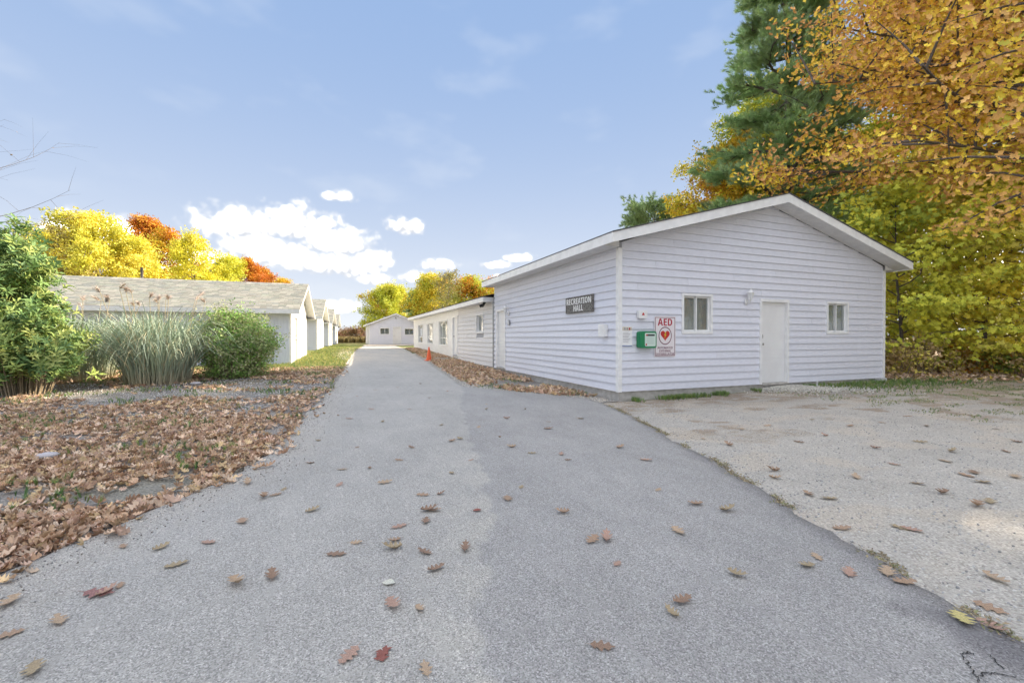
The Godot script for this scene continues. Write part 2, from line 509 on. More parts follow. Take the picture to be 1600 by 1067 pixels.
func ring(st: SurfaceTool, O: Vector3, U: Vector3, N: Vector3, r: Rect2, w: float, n0: float, n1: float, bottom := true) -> void:   # frame of four butted bars
	bar(st, O, U, N, r.position.x, r.end.x, r.end.y - w, r.end.y, n0, n1)
	var yb := r.position.y
	if bottom:
		bar(st, O, U, N, r.position.x, r.end.x, r.position.y, r.position.y + w, n0, n1)
		yb += w
	bar(st, O, U, N, r.position.x, r.position.x + w, yb, r.end.y - w, n0, n1)
	bar(st, O, U, N, r.end.x - w, r.end.x, yb, r.end.y - w, n0, n1)

func window(parent: Node3D, O: Vector3, U: Vector3, N: Vector3, r: Rect2, panes: int, slider: bool, rail := 0.0, lining: Material = null) -> void:   # r is the outside of the casing
	var w := node("window", parent)
	var st := begin()
	ring(st, O, U, N, r, 0.055, -0.09, 0.046)
	build(st, "frame", M.white, w)
	var q := Rect2(r.position + Vector2(0.055, 0.055), r.size - Vector2(0.11, 0.11))
	var pw := q.size.x / panes
	for i in panes:
		var s := Rect2(q.position.x + i * pw, q.position.y, pw, q.size.y)
		var back := -0.055 if slider and i == 0 else -0.02
		if slider and i == 0: s.size.x += 0.03
		var b := begin()
		ring(b, O, U, N, s.grow(-0.002), 0.034 if slider else 0.022, back - 0.022, back)
		if rail > 0.0:
			bar(b, O, U, N, s.position.x + 0.024, s.end.x - 0.024, rail, rail + 0.035, back - 0.02, back - 0.002)
		build(b, "sash", M.white, w)
		var p := begin()
		var e := 0.03 if slider else 0.02
		bar(p, O, U, N, s.position.x + e, s.end.x - e, s.position.y + e, s.end.y - e, back - 0.014, back - 0.009)
		build(p, "pane", M.glass, w)
	if lining:
		var c := begin()
		var steps := 24
		for i in steps:
			var a0 := q.position.x - 0.1 + (q.size.x + 0.2) * i / steps
			var a1 := q.position.x - 0.1 + (q.size.x + 0.2) * (i + 1) / steps
			var d0 := -0.20 + 0.014 * sin(i * 1.9); var d1 := -0.20 + 0.014 * sin((i + 1) * 1.9)
			quad(c, O + U * a0 + Vector3.UP * (q.end.y + 0.1) + N * d0, O + U * a1 + Vector3.UP * (q.end.y + 0.1) + N * d1, O + U * a1 + Vector3.UP * (q.position.y - 0.1) + N * d1, O + U * a0 + Vector3.UP * (q.position.y - 0.1) + N * d0)
		build(c, "curtain", lining, w)

func door(parent: Node3D, O: Vector3, U: Vector3, N: Vector3, r: Rect2, handle_at: float, lock := true, sill := true) -> void:   # r with its frame
	var d := node("door", parent)
	var st := begin()
	ring(st, O, U, N, r, 0.07, -0.11, 0.048, false)
	build(st, "door_frame", M.white, d)
	var q := Rect2(r.position.x + 0.073, r.position.y + 0.03, r.size.x - 0.146, r.size.y - 0.103)
	var lf := begin()
	bar(lf, O, U, N, q.position.x, q.end.x, q.position.y, q.end.y, -0.075, -0.03)
	build(lf, "door_leaf", M.door, d)
	if sill:
		var s := begin()
		bar(s, O, U, N, r.position.x + 0.071, r.end.x - 0.071, r.position.y - 0.02, r.position.y + 0.024, -0.11, 0.06)
		build(s, "sill", M.concrete, d)
	var hx := q.position.x + 0.07 if handle_at < 0.5 else q.end.x - 0.07
	var h := begin(false)
	var hp := O + U * hx + Vector3.UP * (r.position.y + 0.98) - N * 0.03
	var pts := PackedVector3Array([hp + N * 0.001, hp + N * 0.02, hp + N * 0.045])
	tube(h, pts, 0.03, 0.03, 12)
	build(h, "knob", M.metal, d)
	if lock:
		var l := begin(false)
		var lp := hp + Vector3.UP * 0.19
		tube(l, PackedVector3Array([lp + N * 0.001, lp + N * 0.018]), 0.028, 0.026, 12)
		tube(l, PackedVector3Array([lp + N * 0.018 + Vector3.UP * 0.05, lp + N * 0.03, lp + N * 0.018 - Vector3.UP * 0.05]), 0.01, 0.01, 8)
		build(l, "lock", M.metal, d)

func shingles(parent: Node3D, A: Vector3, along: Vector3, L: float, up: Vector3, S: float, nrm: Vector3, cols: Array, seed_: int) -> void:
	var r := RandomNumberGenerator.new(); r.seed = seed_
	var st := begin()
	var rows := int(S / 0.14)
	for j in rows:
		var a := -r.randf() * 0.3
		while a < L:
			var w := r.randf_range(0.16, 0.34)
			var a0 := maxf(a, 0.0); var a1 := minf(a + w - 0.006, L)
			a += w
			if a1 - a0 < 0.02: continue
			var c: Color = cols[r.randi() % cols.size()]
			var k := r.randf_range(0.85, 1.12)
			st.set_color(Color(c.r * k, c.g * k, c.b * k))
			var th := r.randf_range(0.007, 0.012)
			var b0 := A + along * a0 + up * (j * 0.14)
			var u := along * (a1 - a0)
			var p := up * (S - j * 0.14 if j == rows - 1 else 0.145)
			var low := nrm * th
			var high := nrm * 0.002
			quad(st, b0 + p + high, b0 + u + p + high, b0 + u + low, b0 + low)
			face(st, b0, u, low)
	var o := build(st, "shingles", M.shingle, parent)
	tag(o, "", "", "", "stuff")

# ------------------------------------------------------------------ leaves and trees
func leaf_oak(n: int, seed_: int, curl: float) -> ArrayMesh:      # lobed leaf, 1 long, in xz, tip at +z
	var r := RandomNumberGenerator.new(); r.seed = seed_
	var st := begin(false)
	var lob := r.randf_range(3.2, 4.2)
	var tw := r.randf_range(-0.5, 0.5)
	var mid := PackedVector3Array(); var lf := PackedVector3Array(); var rt := PackedVector3Array()
	for i in n + 1:
		var t := float(i) / n
		var w := 0.36 * pow(sin(PI * pow(clampf(t, 0.02, 0.985), 0.75)), 0.7)
		var lo := absf(sin(PI * lob * t + 0.4))
		w *= 0.34 + 0.66 * lo * lo
		var bend := curl * (t - 0.4) * (t - 0.4) * 1.3
		var side := curl * 0.9 * w
		var fwd := 0.06 * lo
		mid.append(Vector3(0.05 * sin(t * 4.0 + tw), bend, t - 0.5))
		lf.append(Vector3(-w, bend + side * (1.0 + tw), t - 0.5 + fwd))
		rt.append(Vector3(w, bend + side * (1.0 - tw), t - 0.5 + fwd))
	for i in n:
		quad(st, lf[i + 1], mid[i + 1], mid[i], lf[i])
		quad(st, mid[i + 1], rt[i + 1], rt[i], mid[i])
	var s := mid[0]
	quad(st, s + Vector3(-0.012, 0, 0), s + Vector3(0.012, 0, 0), s + Vector3(0.008, 0.02, -0.22), s + Vector3(-0.008, 0.02, -0.22))
	st.generate_normals()
	return st.commit()

func leaf_maple(curl: float) -> ArrayMesh:
	var st := begin(false)
	var ang := [-168.0, -120.0, -98.0, -62.0, -42.0, 0.0, 42.0, 62.0, 98.0, 120.0, 168.0]
	var rad := [0.22, 0.42, 0.28, 0.55, 0.3, 0.62, 0.3, 0.55, 0.28, 0.42, 0.22]
	var p := PackedVector3Array()
	for i in ang.size():
		var a := deg_to_rad(ang[i])
		p.append(Vector3(sin(a) * rad[i], -curl * rad[i] * rad[i], cos(a) * rad[i]))
	for i in ang.size() - 1:
		tri(st, Vector3.ZERO, p[i], p[i + 1])
	st.generate_normals()
	return st.commit()

func add_leaf(st: SurfaceTool, at: Vector3, d: Vector3, n: Vector3, L: float, w: float) -> void:   # pointed leaf folded at its midrib
	var s := d.cross(n).normalized() * w
	var dn := n * (L * 0.06)
	var m := at + d * (L * 0.45)
	var tip := at + d * L - dn * 1.6
	tri(st, at, m + s + dn, m)
	tri(st, at, m, m - s + dn)
	tri(st, m + s + dn, tip, m)
	tri(st, m, tip, m - s + dn)

func leaf_clump(count: int, radius: float, L: float, w: float, seed_: int, flatness := 0.7) -> ArrayMesh:
	var r := RandomNumberGenerator.new(); r.seed = seed_
	var st := begin()
	for i in count:
		var d := Vector3(r.randfn(), r.randfn() * flatness, r.randfn()).normalized()
		var at := d * radius * pow(r.randf(), 0.5)
		var o := (d + Vector3(r.randfn(), r.randfn(), r.randfn()) * 0.5).normalized()
		var n := (Vector3.UP + Vector3(r.randfn(), r.randfn(), r.randfn()) * 0.55).normalized()
		add_leaf(st, at, o, n, L * r.randf_range(0.7, 1.2), w * r.randf_range(0.8, 1.2))
	st.generate_normals()
	return st.commit()

func leaf_whorl(count: int, L: float, w: float, seed_: int) -> ArrayMesh:     # long leaves round a shoot along +y
	var r := RandomNumberGenerator.new(); r.seed = seed_
	var st := begin()
	for i in count:
		var a := i * 2.4 + r.randf() * 0.4
		var up := r.randf_range(0.15, 0.75)
		var d := Vector3(cos(a), up, sin(a)).normalized()
		var n := (Vector3.UP - d * d.y + Vector3(r.randfn(), 0, r.randfn()) * 0.15).normalized()
		add_leaf(st, Vector3(0, -0.5 * L + L * 0.9 * i / count, 0), d, n, L * r.randf_range(0.75, 1.15), w)
	st.generate_normals()
	return st.commit()

func pine_tuft(count: int, seed_: int) -> ArrayMesh:      # a brush of needles along +z, 1 long
	var r := RandomNumberGenerator.new(); r.seed = seed_
	var st := begin()
	for i in count:
		var b := Vector3(0, 0, r.randf_range(0.0, 0.6))
		var a := r.randf() * TAU
		var sp := r.randf_range(0.25, 0.95)
		var d := Vector3(cos(a) * sp, sin(a) * sp + 0.1, 1.0).normalized()
		var s := d.cross(Vector3(r.randfn(), r.randfn(), r.randfn())).normalized() * 0.02
		tri(st, b - s, b + d * r.randf_range(0.4, 0.62), b + s)
	st.generate_normals()
	return st.commit()

func rand_basis(r: RandomNumberGenerator, up_bias: float, size: float, lean := Vector3.ZERO) -> Basis:
	var n := (Vector3.UP * up_bias + lean + Vector3(r.randfn(), r.randfn(), r.randfn())).normalized()
	var a := n.cross(Vector3(r.randfn(), r.randfn(), r.randfn())).normalized()
	return Basis(a * size, n * size, a.cross(n) * size)

# Grows a broad-leaved tree: trunk mesh with limbs and a crown of leaves round its twigs.
func tree(called: String, label: String, group: String, base: Vector3, p: Dictionary) -> Node3D:
	var r := RandomNumberGenerator.new(); r.seed = p.seed
	var t := node(called, self, base)
	tag(t, label, p.get("category", "tree"), group)
	var H: float = p.h
	var R: float = p.r
	var cb: float = p.get("cb", 0.3)
	var st := begin(false)
	var stems: int = p.get("stems", 1)
	var twigs := PackedVector3Array()
	var tone := PackedFloat32Array()
	var lean: Vector3 = p.get("lean", Vector3.ZERO)
	var limbs: int = p.get("limbs", 18)
	for s in stems:
		var trunk := PackedVector3Array()
		var off := Vector3.ZERO if stems == 1 else Vector3(r.randfn(), 0, r.randfn()) * 0.25
		var dir := Vector3(r.randfn(), 0, r.randfn()) * (0.03 if stems == 1 else 0.22) + lean
		var hs := H * (1.0 if s == 0 else r.randf_range(0.7, 0.98))
		for i in 10:
			var f := i / 9.0
			trunk.append(off + dir * hs * f * f + Vector3(sin(f * 5.0 + p.seed) * 0.02 * H * f, hs * 0.96 * f - 0.15 * (1.0 - f), cos(f * 4.0 + p.seed) * 0.02 * H * f))
		var tr: float = p.get("tr", H * 0.014)
		tube(st, trunk, tr, tr * 0.15, 9, 0.8)
		for i in limbs / stems:
			var f := lerpf(cb, 0.97, (i + r.randf()) / (limbs / stems))
			var q := (f - cb) / (1.0 - cb)
			var prof: float
			match p.get("shape", "round"):
				"dome": prof = pow(1.0 - q * q * 0.98, 0.7)
				"cone": prof = pow(1.0 - q, 0.85) * 0.95 + 0.06
				"spread": prof = pow(sin(PI * clampf(q * 0.86 + 0.14, 0.0, 1.0)), 0.45)
				_: prof = pow(sin(PI * clampf(q * 0.8 + 0.2, 0.0, 1.0)), 0.6)
			var len := R * prof * r.randf_range(0.72, 1.12)
			var az := i * 2.39996 + r.randf() * 0.8
			if p.has("face") and r.randf() < 0.5: az = p.face + r.randfn() * 0.8
			var ti := f * 9.0
			var at := trunk[int(ti)].lerp(trunk[mini(int(ti) + 1, 9)], ti - int(ti))
			var rise: float = p.get("rise", 0.45) * (1.0 - 0.4 * q) if p.get("shape", "round") == "cone" else lerpf(p.get("rise", 0.45), 1.1, q * q)
			var d := Vector3(cos(az), rise, sin(az)).normalized()
			var limb := PackedVector3Array()
			var wob := Vector3(r.randfn(), r.randfn() * 0.6, r.randfn()) * 0.10
			for k in 6:
				var g := k / 5.0
				limb.append(at + d * len * g + (wob * len) * sin(g * PI) + Vector3.UP * (p.get("sag", 0.0) * len * g * g))
			var lr := tr * 0.42 * (1.0 - 0.6 * q)
			tube(st, limb, lr, lr * 0.2, 5)
			var tn := r.randf()
			for b in int(p.get("subs", 6)):
				var g := lerpf(0.28, 1.0, (b + r.randf()) / p.get("subs", 6))
				var gi := minf(g * 5.0, 4.999)
				var sa := limb[int(gi)].lerp(limb[int(gi) + 1], gi - int(gi))
				var sd := (d * 0.7 + Vector3(r.randfn(), r.randfn() * p.get("flat", 0.6), r.randfn()) * 0.75).normalized()
				var sl: float = clampf(len * 0.42, 0.25, 2.4) * r.randf_range(0.6, 1.1)
				var sub := PackedVector3Array([sa, sa + sd * sl * 0.5 + Vector3.UP * 0.04 * sl, sa + sd * sl])
				tube(st, sub, lr * 0.35, lr * 0.09, 4)
				for e in 5:
					twigs.append(sa + sd * sl * lerpf(0.25, 1.08, e / 4.0))
					tone.append(clampf(tn * 0.7 + r.randf() * 0.3, 0.0, 1.0))
	build(st, "trunk", p.get("bark", M.bark), t)
	var tf := []
	var cols := PackedColorArray()
	var cr: float = p.get("cluster", 0.35)
	var size: float = p.size
	var up: float = p.get("up", 0.8)
	var pal: Array = p.palette
	for i in int(p.n):
		var k := r.randi() % twigs.size()
		var o := twigs[k] + Vector3(r.randfn(), r.randfn() * p.get("flat", 0.6) - 0.15, r.randfn()) * cr
		var b: Basis
		if p.get("pine", false):
			var dd := (o - Vector3(0, o.y - 0.6, 0)).normalized() + Vector3(r.randfn(), r.randfn() + 0.5, r.randfn()) * 0.45
			b = Basis.looking_at(-dd.normalized(), Vector3(0.1, 1, 0.05)).scaled(Vector3.ONE * size * r.randf_range(0.75, 1.3))
		else:
			b = rand_basis(r, up, size * r.randf_range(0.7, 1.25), p.get("open", Vector3.ZERO))
		tf.append(Transform3D(b, o))
		var pi := clampi(int((tone[k] * 0.75 + r.randf() * 0.25) * pal.size()), 0, pal.size() - 1)
		var c: Color = pal[pi]
		var v := r.randf_range(0.75, 1.2)
		cols.append(Color(c.r * v, c.g * v, c.b * v))
	tag(many("crown", p.mesh, p.get("leafmat", M.leaf), t, tf, cols), "", "", "", "stuff")
	return t

# ------------------------------------------------------------------ scene
func _ready() -> void:
	rng.seed = 12
	nz.seed = 4
	nz.frequency = 0.05
	nz.fractal_octaves = 3
	var cam := Camera3D.new()
	cam.name = "camera"
	add_child(cam)
	cam.position = Vector3(0, 1.35, 0)
	cam.rotation_degrees = Vector3(-0.54, -21.4, 0)
	cam.fov = 2.0 * rad_to_deg(atan(533.5 / 690.0))
	cam.far = 3000.0
	cam.current = true
	var env := Environment.new()
	env.background_mode = Environment.BG_SKY
	var sky := Sky.new()
	var sm := PanoramaSkyMaterial.new()
	sm.panorama = ImageTexture.create_from_image(sky_image())
	sky.sky_material = sm
	env.sky = sky
	env.background_energy_multiplier = 1.0
	env.tonemap_mode = Environment.TONE_MAPPER_LINEAR
	env.tonemap_exposure = 3.75
	env.sdfgi_enabled = true; env.ssao_enabled = true; env.ssil_enabled = true
	var we := WorldEnvironment.new()
	we.name = "environment"
	we.environment = env
	add_child(we)
	var sun := DirectionalLight3D.new()
	sun.name = "sun"
	add_child(sun)
	sun.light_energy = 1.05
	sun.light_color = Color(1.0, 0.93, 0.82)
	sun.light_angular_distance = 0.5
	sun.shadow_enabled = true
	var az := deg_to_rad(12.0); var el := deg_to_rad(30.0)
	var towards := Vector3(cos(el) * cos(az), sin(el), -cos(el) * sin(az))     # where the sun stands
	sun.basis = Basis.looking_at(-towards, Vector3.UP)
	make_materials()
	print("materials ", Time.get_ticks_msec())
	make_ground()
	print("ground ", Time.get_ticks_msec())
	make_hall()
	make_annex()
	make_end_cottage()
	make_cottages()
	print("buildings ", Time.get_ticks_msec())
	make_wall_things()
	make_trees()
	print("trees ", Time.get_ticks_msec())
	make_shrubs()
	make_litter()
	make_leaves()
	print("done ", Time.get_ticks_msec())

# ------------------------------------------------------------------ ground
func axis(lo: float, hi: float, fine_lo: float, fine_hi: float, step: float) -> PackedFloat32Array:
	var out := PackedFloat32Array()
	var v := fine_lo
	while v <= fine_hi + 0.001:
		out.append(v); v += step
	var s := step
	v = fine_hi
	while v < hi:
		s *= 1.25; v += s
		out.append(minf(v, hi))
	s = step; v = fine_lo
	var pre := PackedFloat32Array()
	while v > lo:
		s *= 1.25; v -= s
		pre.append(maxf(v, lo))
	pre.reverse()
	pre.append_array(out)
	return pre

func soil_color(x: float, z: float) -> Color:
	var n1 := nz.get_noise_2d(x * 7.0, z * 7.0)
	var n2 := nz.get_noise_2d(x * 30.0 + 60.0, z * 30.0)
	var lawn := Color(0.20, 0.26, 0.07).lerp(Color(0.42, 0.37, 0.14), clampf(0.45 + 0.9 * n1 + 0.6 * n2, 0.0, 1.0))
	var dirt := Color(0.36, 0.325, 0.29).lerp(Color(0.52, 0.475, 0.43), clampf(0.5 + n2 + 0.6 * n1, 0.0, 1.0))
	var duff := Color(0.20, 0.14, 0.09).lerp(Color(0.38, 0.28, 0.18), clampf(0.5 + n2 + 0.6 * n1, 0.0, 1.0))
	var c := lawn
	if z > -20.0 and x < 5.6:      # planting bed beside the drive
		var k := ss(-19.6, -18.0, z + 0.8 * n2)
		c = c.lerp(dirt, k)
		c = c.lerp(duff, k * ss(-13.0, -15.2, z + 0.7 * n1) * ss(0.0, -2.0, x))
		c = c.lerp(Color(0.26, 0.27, 0.14), 0.3 * k * ss(0.12, 0.3, n1 + 0.3 * n2))
	if x >= 3.0 and x < 5.6 and z < -8.0 and z > -40.0:
		c = c.lerp(dirt, 0.75 * ss(-0.2, 0.25, n2))
	if x > 5.6 and z > -12.0:
		c = c.lerp(dirt, 0.55 * ss(-0.25, 0.3, n2))
	var wood := ss(15.5, 18.5, x + 1.2 * n1) * ss(-6.0, -8.5, z + 0.16 * (x - 16.0) * -1.0)
	c = c.lerp(duff, wood)
	if z < -62.0:
		c = c.lerp(Color(0.36, 0.27, 0.12), ss(-62.0, -75.0, z + 6.0 * n1) * 0.8)
	return c

func sheet(n: String, mat: Material, left: Callable, right: Callable, z0: float, z1: float, dz: float, dx: float, lift: float, uv_m: float, map: Rect2) -> MeshInstance3D:   # a strip between two edges that follows the ground
	var st := begin(false)
	var rows := int((z0 - z1) / dz)
	var cn := 0
	var widest := 0.0
	for j in rows + 1:
		var z := z0 - j * dz
		widest = maxf(widest, right.call(z) - left.call(z))
	cn = int(widest / dx) + 1
	for j in rows + 1:
		var z := z0 - j * dz
		var a: float = left.call(z); var b: float = right.call(z)
		for i in cn + 3:
			var x := lerpf(a, b, clampf((i - 1.0) / cn, 0.0, 1.0))
			var edge := i == 0 or i == cn + 2
			if edge: x += -0.012 if i == 0 else 0.012
			st.set_uv(Vector2(x, z) / uv_m)
			st.set_uv2(Vector2((x - map.position.x) / map.size.x, (z - map.position.y) / map.size.y))
			st.add_vertex(Vector3(x, gy(x, z) + (lift if not edge else -0.03), z))
	var w := cn + 3
	for j in rows:
		for i in w - 1:
			var p := j * w + i
			st.add_index(p + w); st.add_index(p + w + 1); st.add_index(p + 1)
			st.add_index(p + w); st.add_index(p + 1); st.add_index(p)
	var o := build(st, n, mat, self)
	return o

func make_ground() -> void:
	var xs := axis(-700.0, 700.0, -14.0, 24.0, 0.3)
	var zs := axis(-900.0, 300.0, -60.0, 4.0, 0.35)
	var st := begin(false)
	for z in zs:
		for x in xs:
			var inside := z > -46.0 and z < 5.5 and x > lx(z) + 0.12 and x < rx(z) - 0.12
			st.set_color(soil_color(x, z))
			var bump := 0.0 if z < -60.0 or absf(x) > 30.0 else 0.018 * nz.get_noise_2d(x * 40.0, z * 40.0)
			st.add_vertex(Vector3(x, gy(x, z) + (-0.05 if inside else bump - 0.012), z))
	var w := xs.size()
	for j in zs.size() - 1:
		for i in w - 1:
			var p := j * w + i
			st.add_index(p); st.add_index(p + 1); st.add_index(p + w + 1)
			st.add_index(p); st.add_index(p + w + 1); st.add_index(p + w)
	tag(build(st, "ground", M.soil, self), "bare soil and lawn round the drive and the buildings", "ground", "", "structure")
	var lot_l := func(z: float) -> float: return rx(z) - 0.25
	var lot_r := func(z: float) -> float: return 17.5 + 0.35 * (z + 7.6) + 1.3 * nz.get_noise_2d(z * 14.0, 3.0) + 0.5 * nz.get_noise_2d(z * 60.0, 9.0)
	tag(sheet("gravel_lot", M.gravel, lot_l, lot_r, 5.0, -7.78, 0.1, 0.12, 0.008, 0.9, Rect2(0, -12, 24, 20)), "pale grey gravel lot in front of the hall", "gravel lot", "", "structure")
	# strip of the same gravel between the asphalt and the hall's side wall
	var s_l := func(z: float) -> float: return rx(z) - 0.25
	var s_r := func(z: float) -> float: return minf(5.48, rx(z) + 0.55 + 0.25 * nz.get_noise_2d(z * 30.0, 50.0))
	tag(sheet("gravel_edge", M.gravel, s_l, s_r, -7.81, -27.0, 0.12, 0.12, 0.006, 1.3, Rect2(0, -40, 24, 40)), "sandy gravel edge along the asphalt", "gravel edge", "", "structure")
	var d_l := func(z: float) -> float: return lx(z)
	var d_r := func(z: float) -> float: return rx(z)
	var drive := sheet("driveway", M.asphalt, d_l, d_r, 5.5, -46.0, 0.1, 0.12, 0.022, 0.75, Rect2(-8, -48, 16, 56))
	tag(drive, "worn grey asphalt drive running back between the buildings", "driveway", "", "structure")
	# sandy tracks at the far end of the drive
	var p_l := func(z: float) -> float: return lx(z) - 0.15 - 1.15 * ss(-21.0, -28.0, z) * ss(-44.0, -36.0, z) - 0.1 * nz.get_noise_2d(z * 30.0, 1.0)
	var p_r := func(z: float) -> float: return lx(z) + 0.25
	tag(sheet("sand_shoulder", M.gravel, p_l, p_r, -20.0, -45.9, 0.2, 0.3, 0.012, 1.3, Rect2(0, -40, 24, 40)), "pale sand shoulder at the far bend of the drive", "path", "", "structure")
	var e_l := func(z: float) -> float: return 0.8 - 0.3 * nz.get_noise_2d(z * 30.0, 4.0)
	var e_r := func(_z: float) -> float: return 9.6
	tag(sheet("sand_yard", M.gravel, e_l, e_r, -45.8, -53.2, 0.2, 0.4, 0.009, 1.3, Rect2(0, -60, 24, 40)), "pale sandy yard in front of the far gabled cottage", "path", "", "structure")
	# concrete walk from the annex door to the drive
	var wst := begin()
	for k in 2:
		var x0 := 3.98 + k * 0.76
		var y := gy(4.5, -21.8)
		bx(wst, x0, x0 + 0.75, y - 0.1, y + 0.045, -22.5, -21.25)
	var wk := build(wst, "concrete_walk", M.concrete, self)
	tag(wk, "short concrete walk from the annex door to the drive", "walk", "", "structure")
	# cracks filled with black soil in the broken corner of the asphalt
	var r := RandomNumberGenerator.new(); r.seed = 8
	for line in [[[1508, 1028], [1516, 1040], [1523, 1052], [1533, 1064], [1540, 1080]], [[1533, 1064], [1542, 1057], [1556, 1058], [1575, 1060], [1600, 1066]], [[1508, 1028], [1518, 1025], [1530, 1027]], [[1556, 1029], [1562, 1042], [1574, 1050]]]:
		var cs := begin()
		var prev := []
		var way := PackedVector2Array()
		for i in line.size() - 1:
			for k in 6:
				way.append(px(line[i][0], line[i][1]).lerp(px(line[i + 1][0], line[i + 1][1]), k / 6.0) + Vector2(r.randfn(), r.randfn()) * 0.0035)
		for i in way.size():
			var p := way[i]
			var q := way[mini(i + 1, way.size() - 1)] - way[maxi(i - 1, 0)]
			var n := Vector2(-q.y, q.x).normalized() * r.randf_range(0.0012, 0.0034)
			var cur := [Vector3(p.x - n.x, 0.0265, p.y - n.y), Vector3(p.x + n.x, 0.0265, p.y + n.y)]
			if i: quad(cs, prev[0], cur[0], cur[1], prev[1])
			prev = cur
		build(cs, "crack", M.black_soil, drive)

# ------------------------------------------------------------------ hall
const HX0 := 5.5
const HX1 := 14.43
const HZ0 := -7.85      # front
const HZ1 := -15.83     # rear
const HEAVE := 3.26
const HSLOPE := 0.27

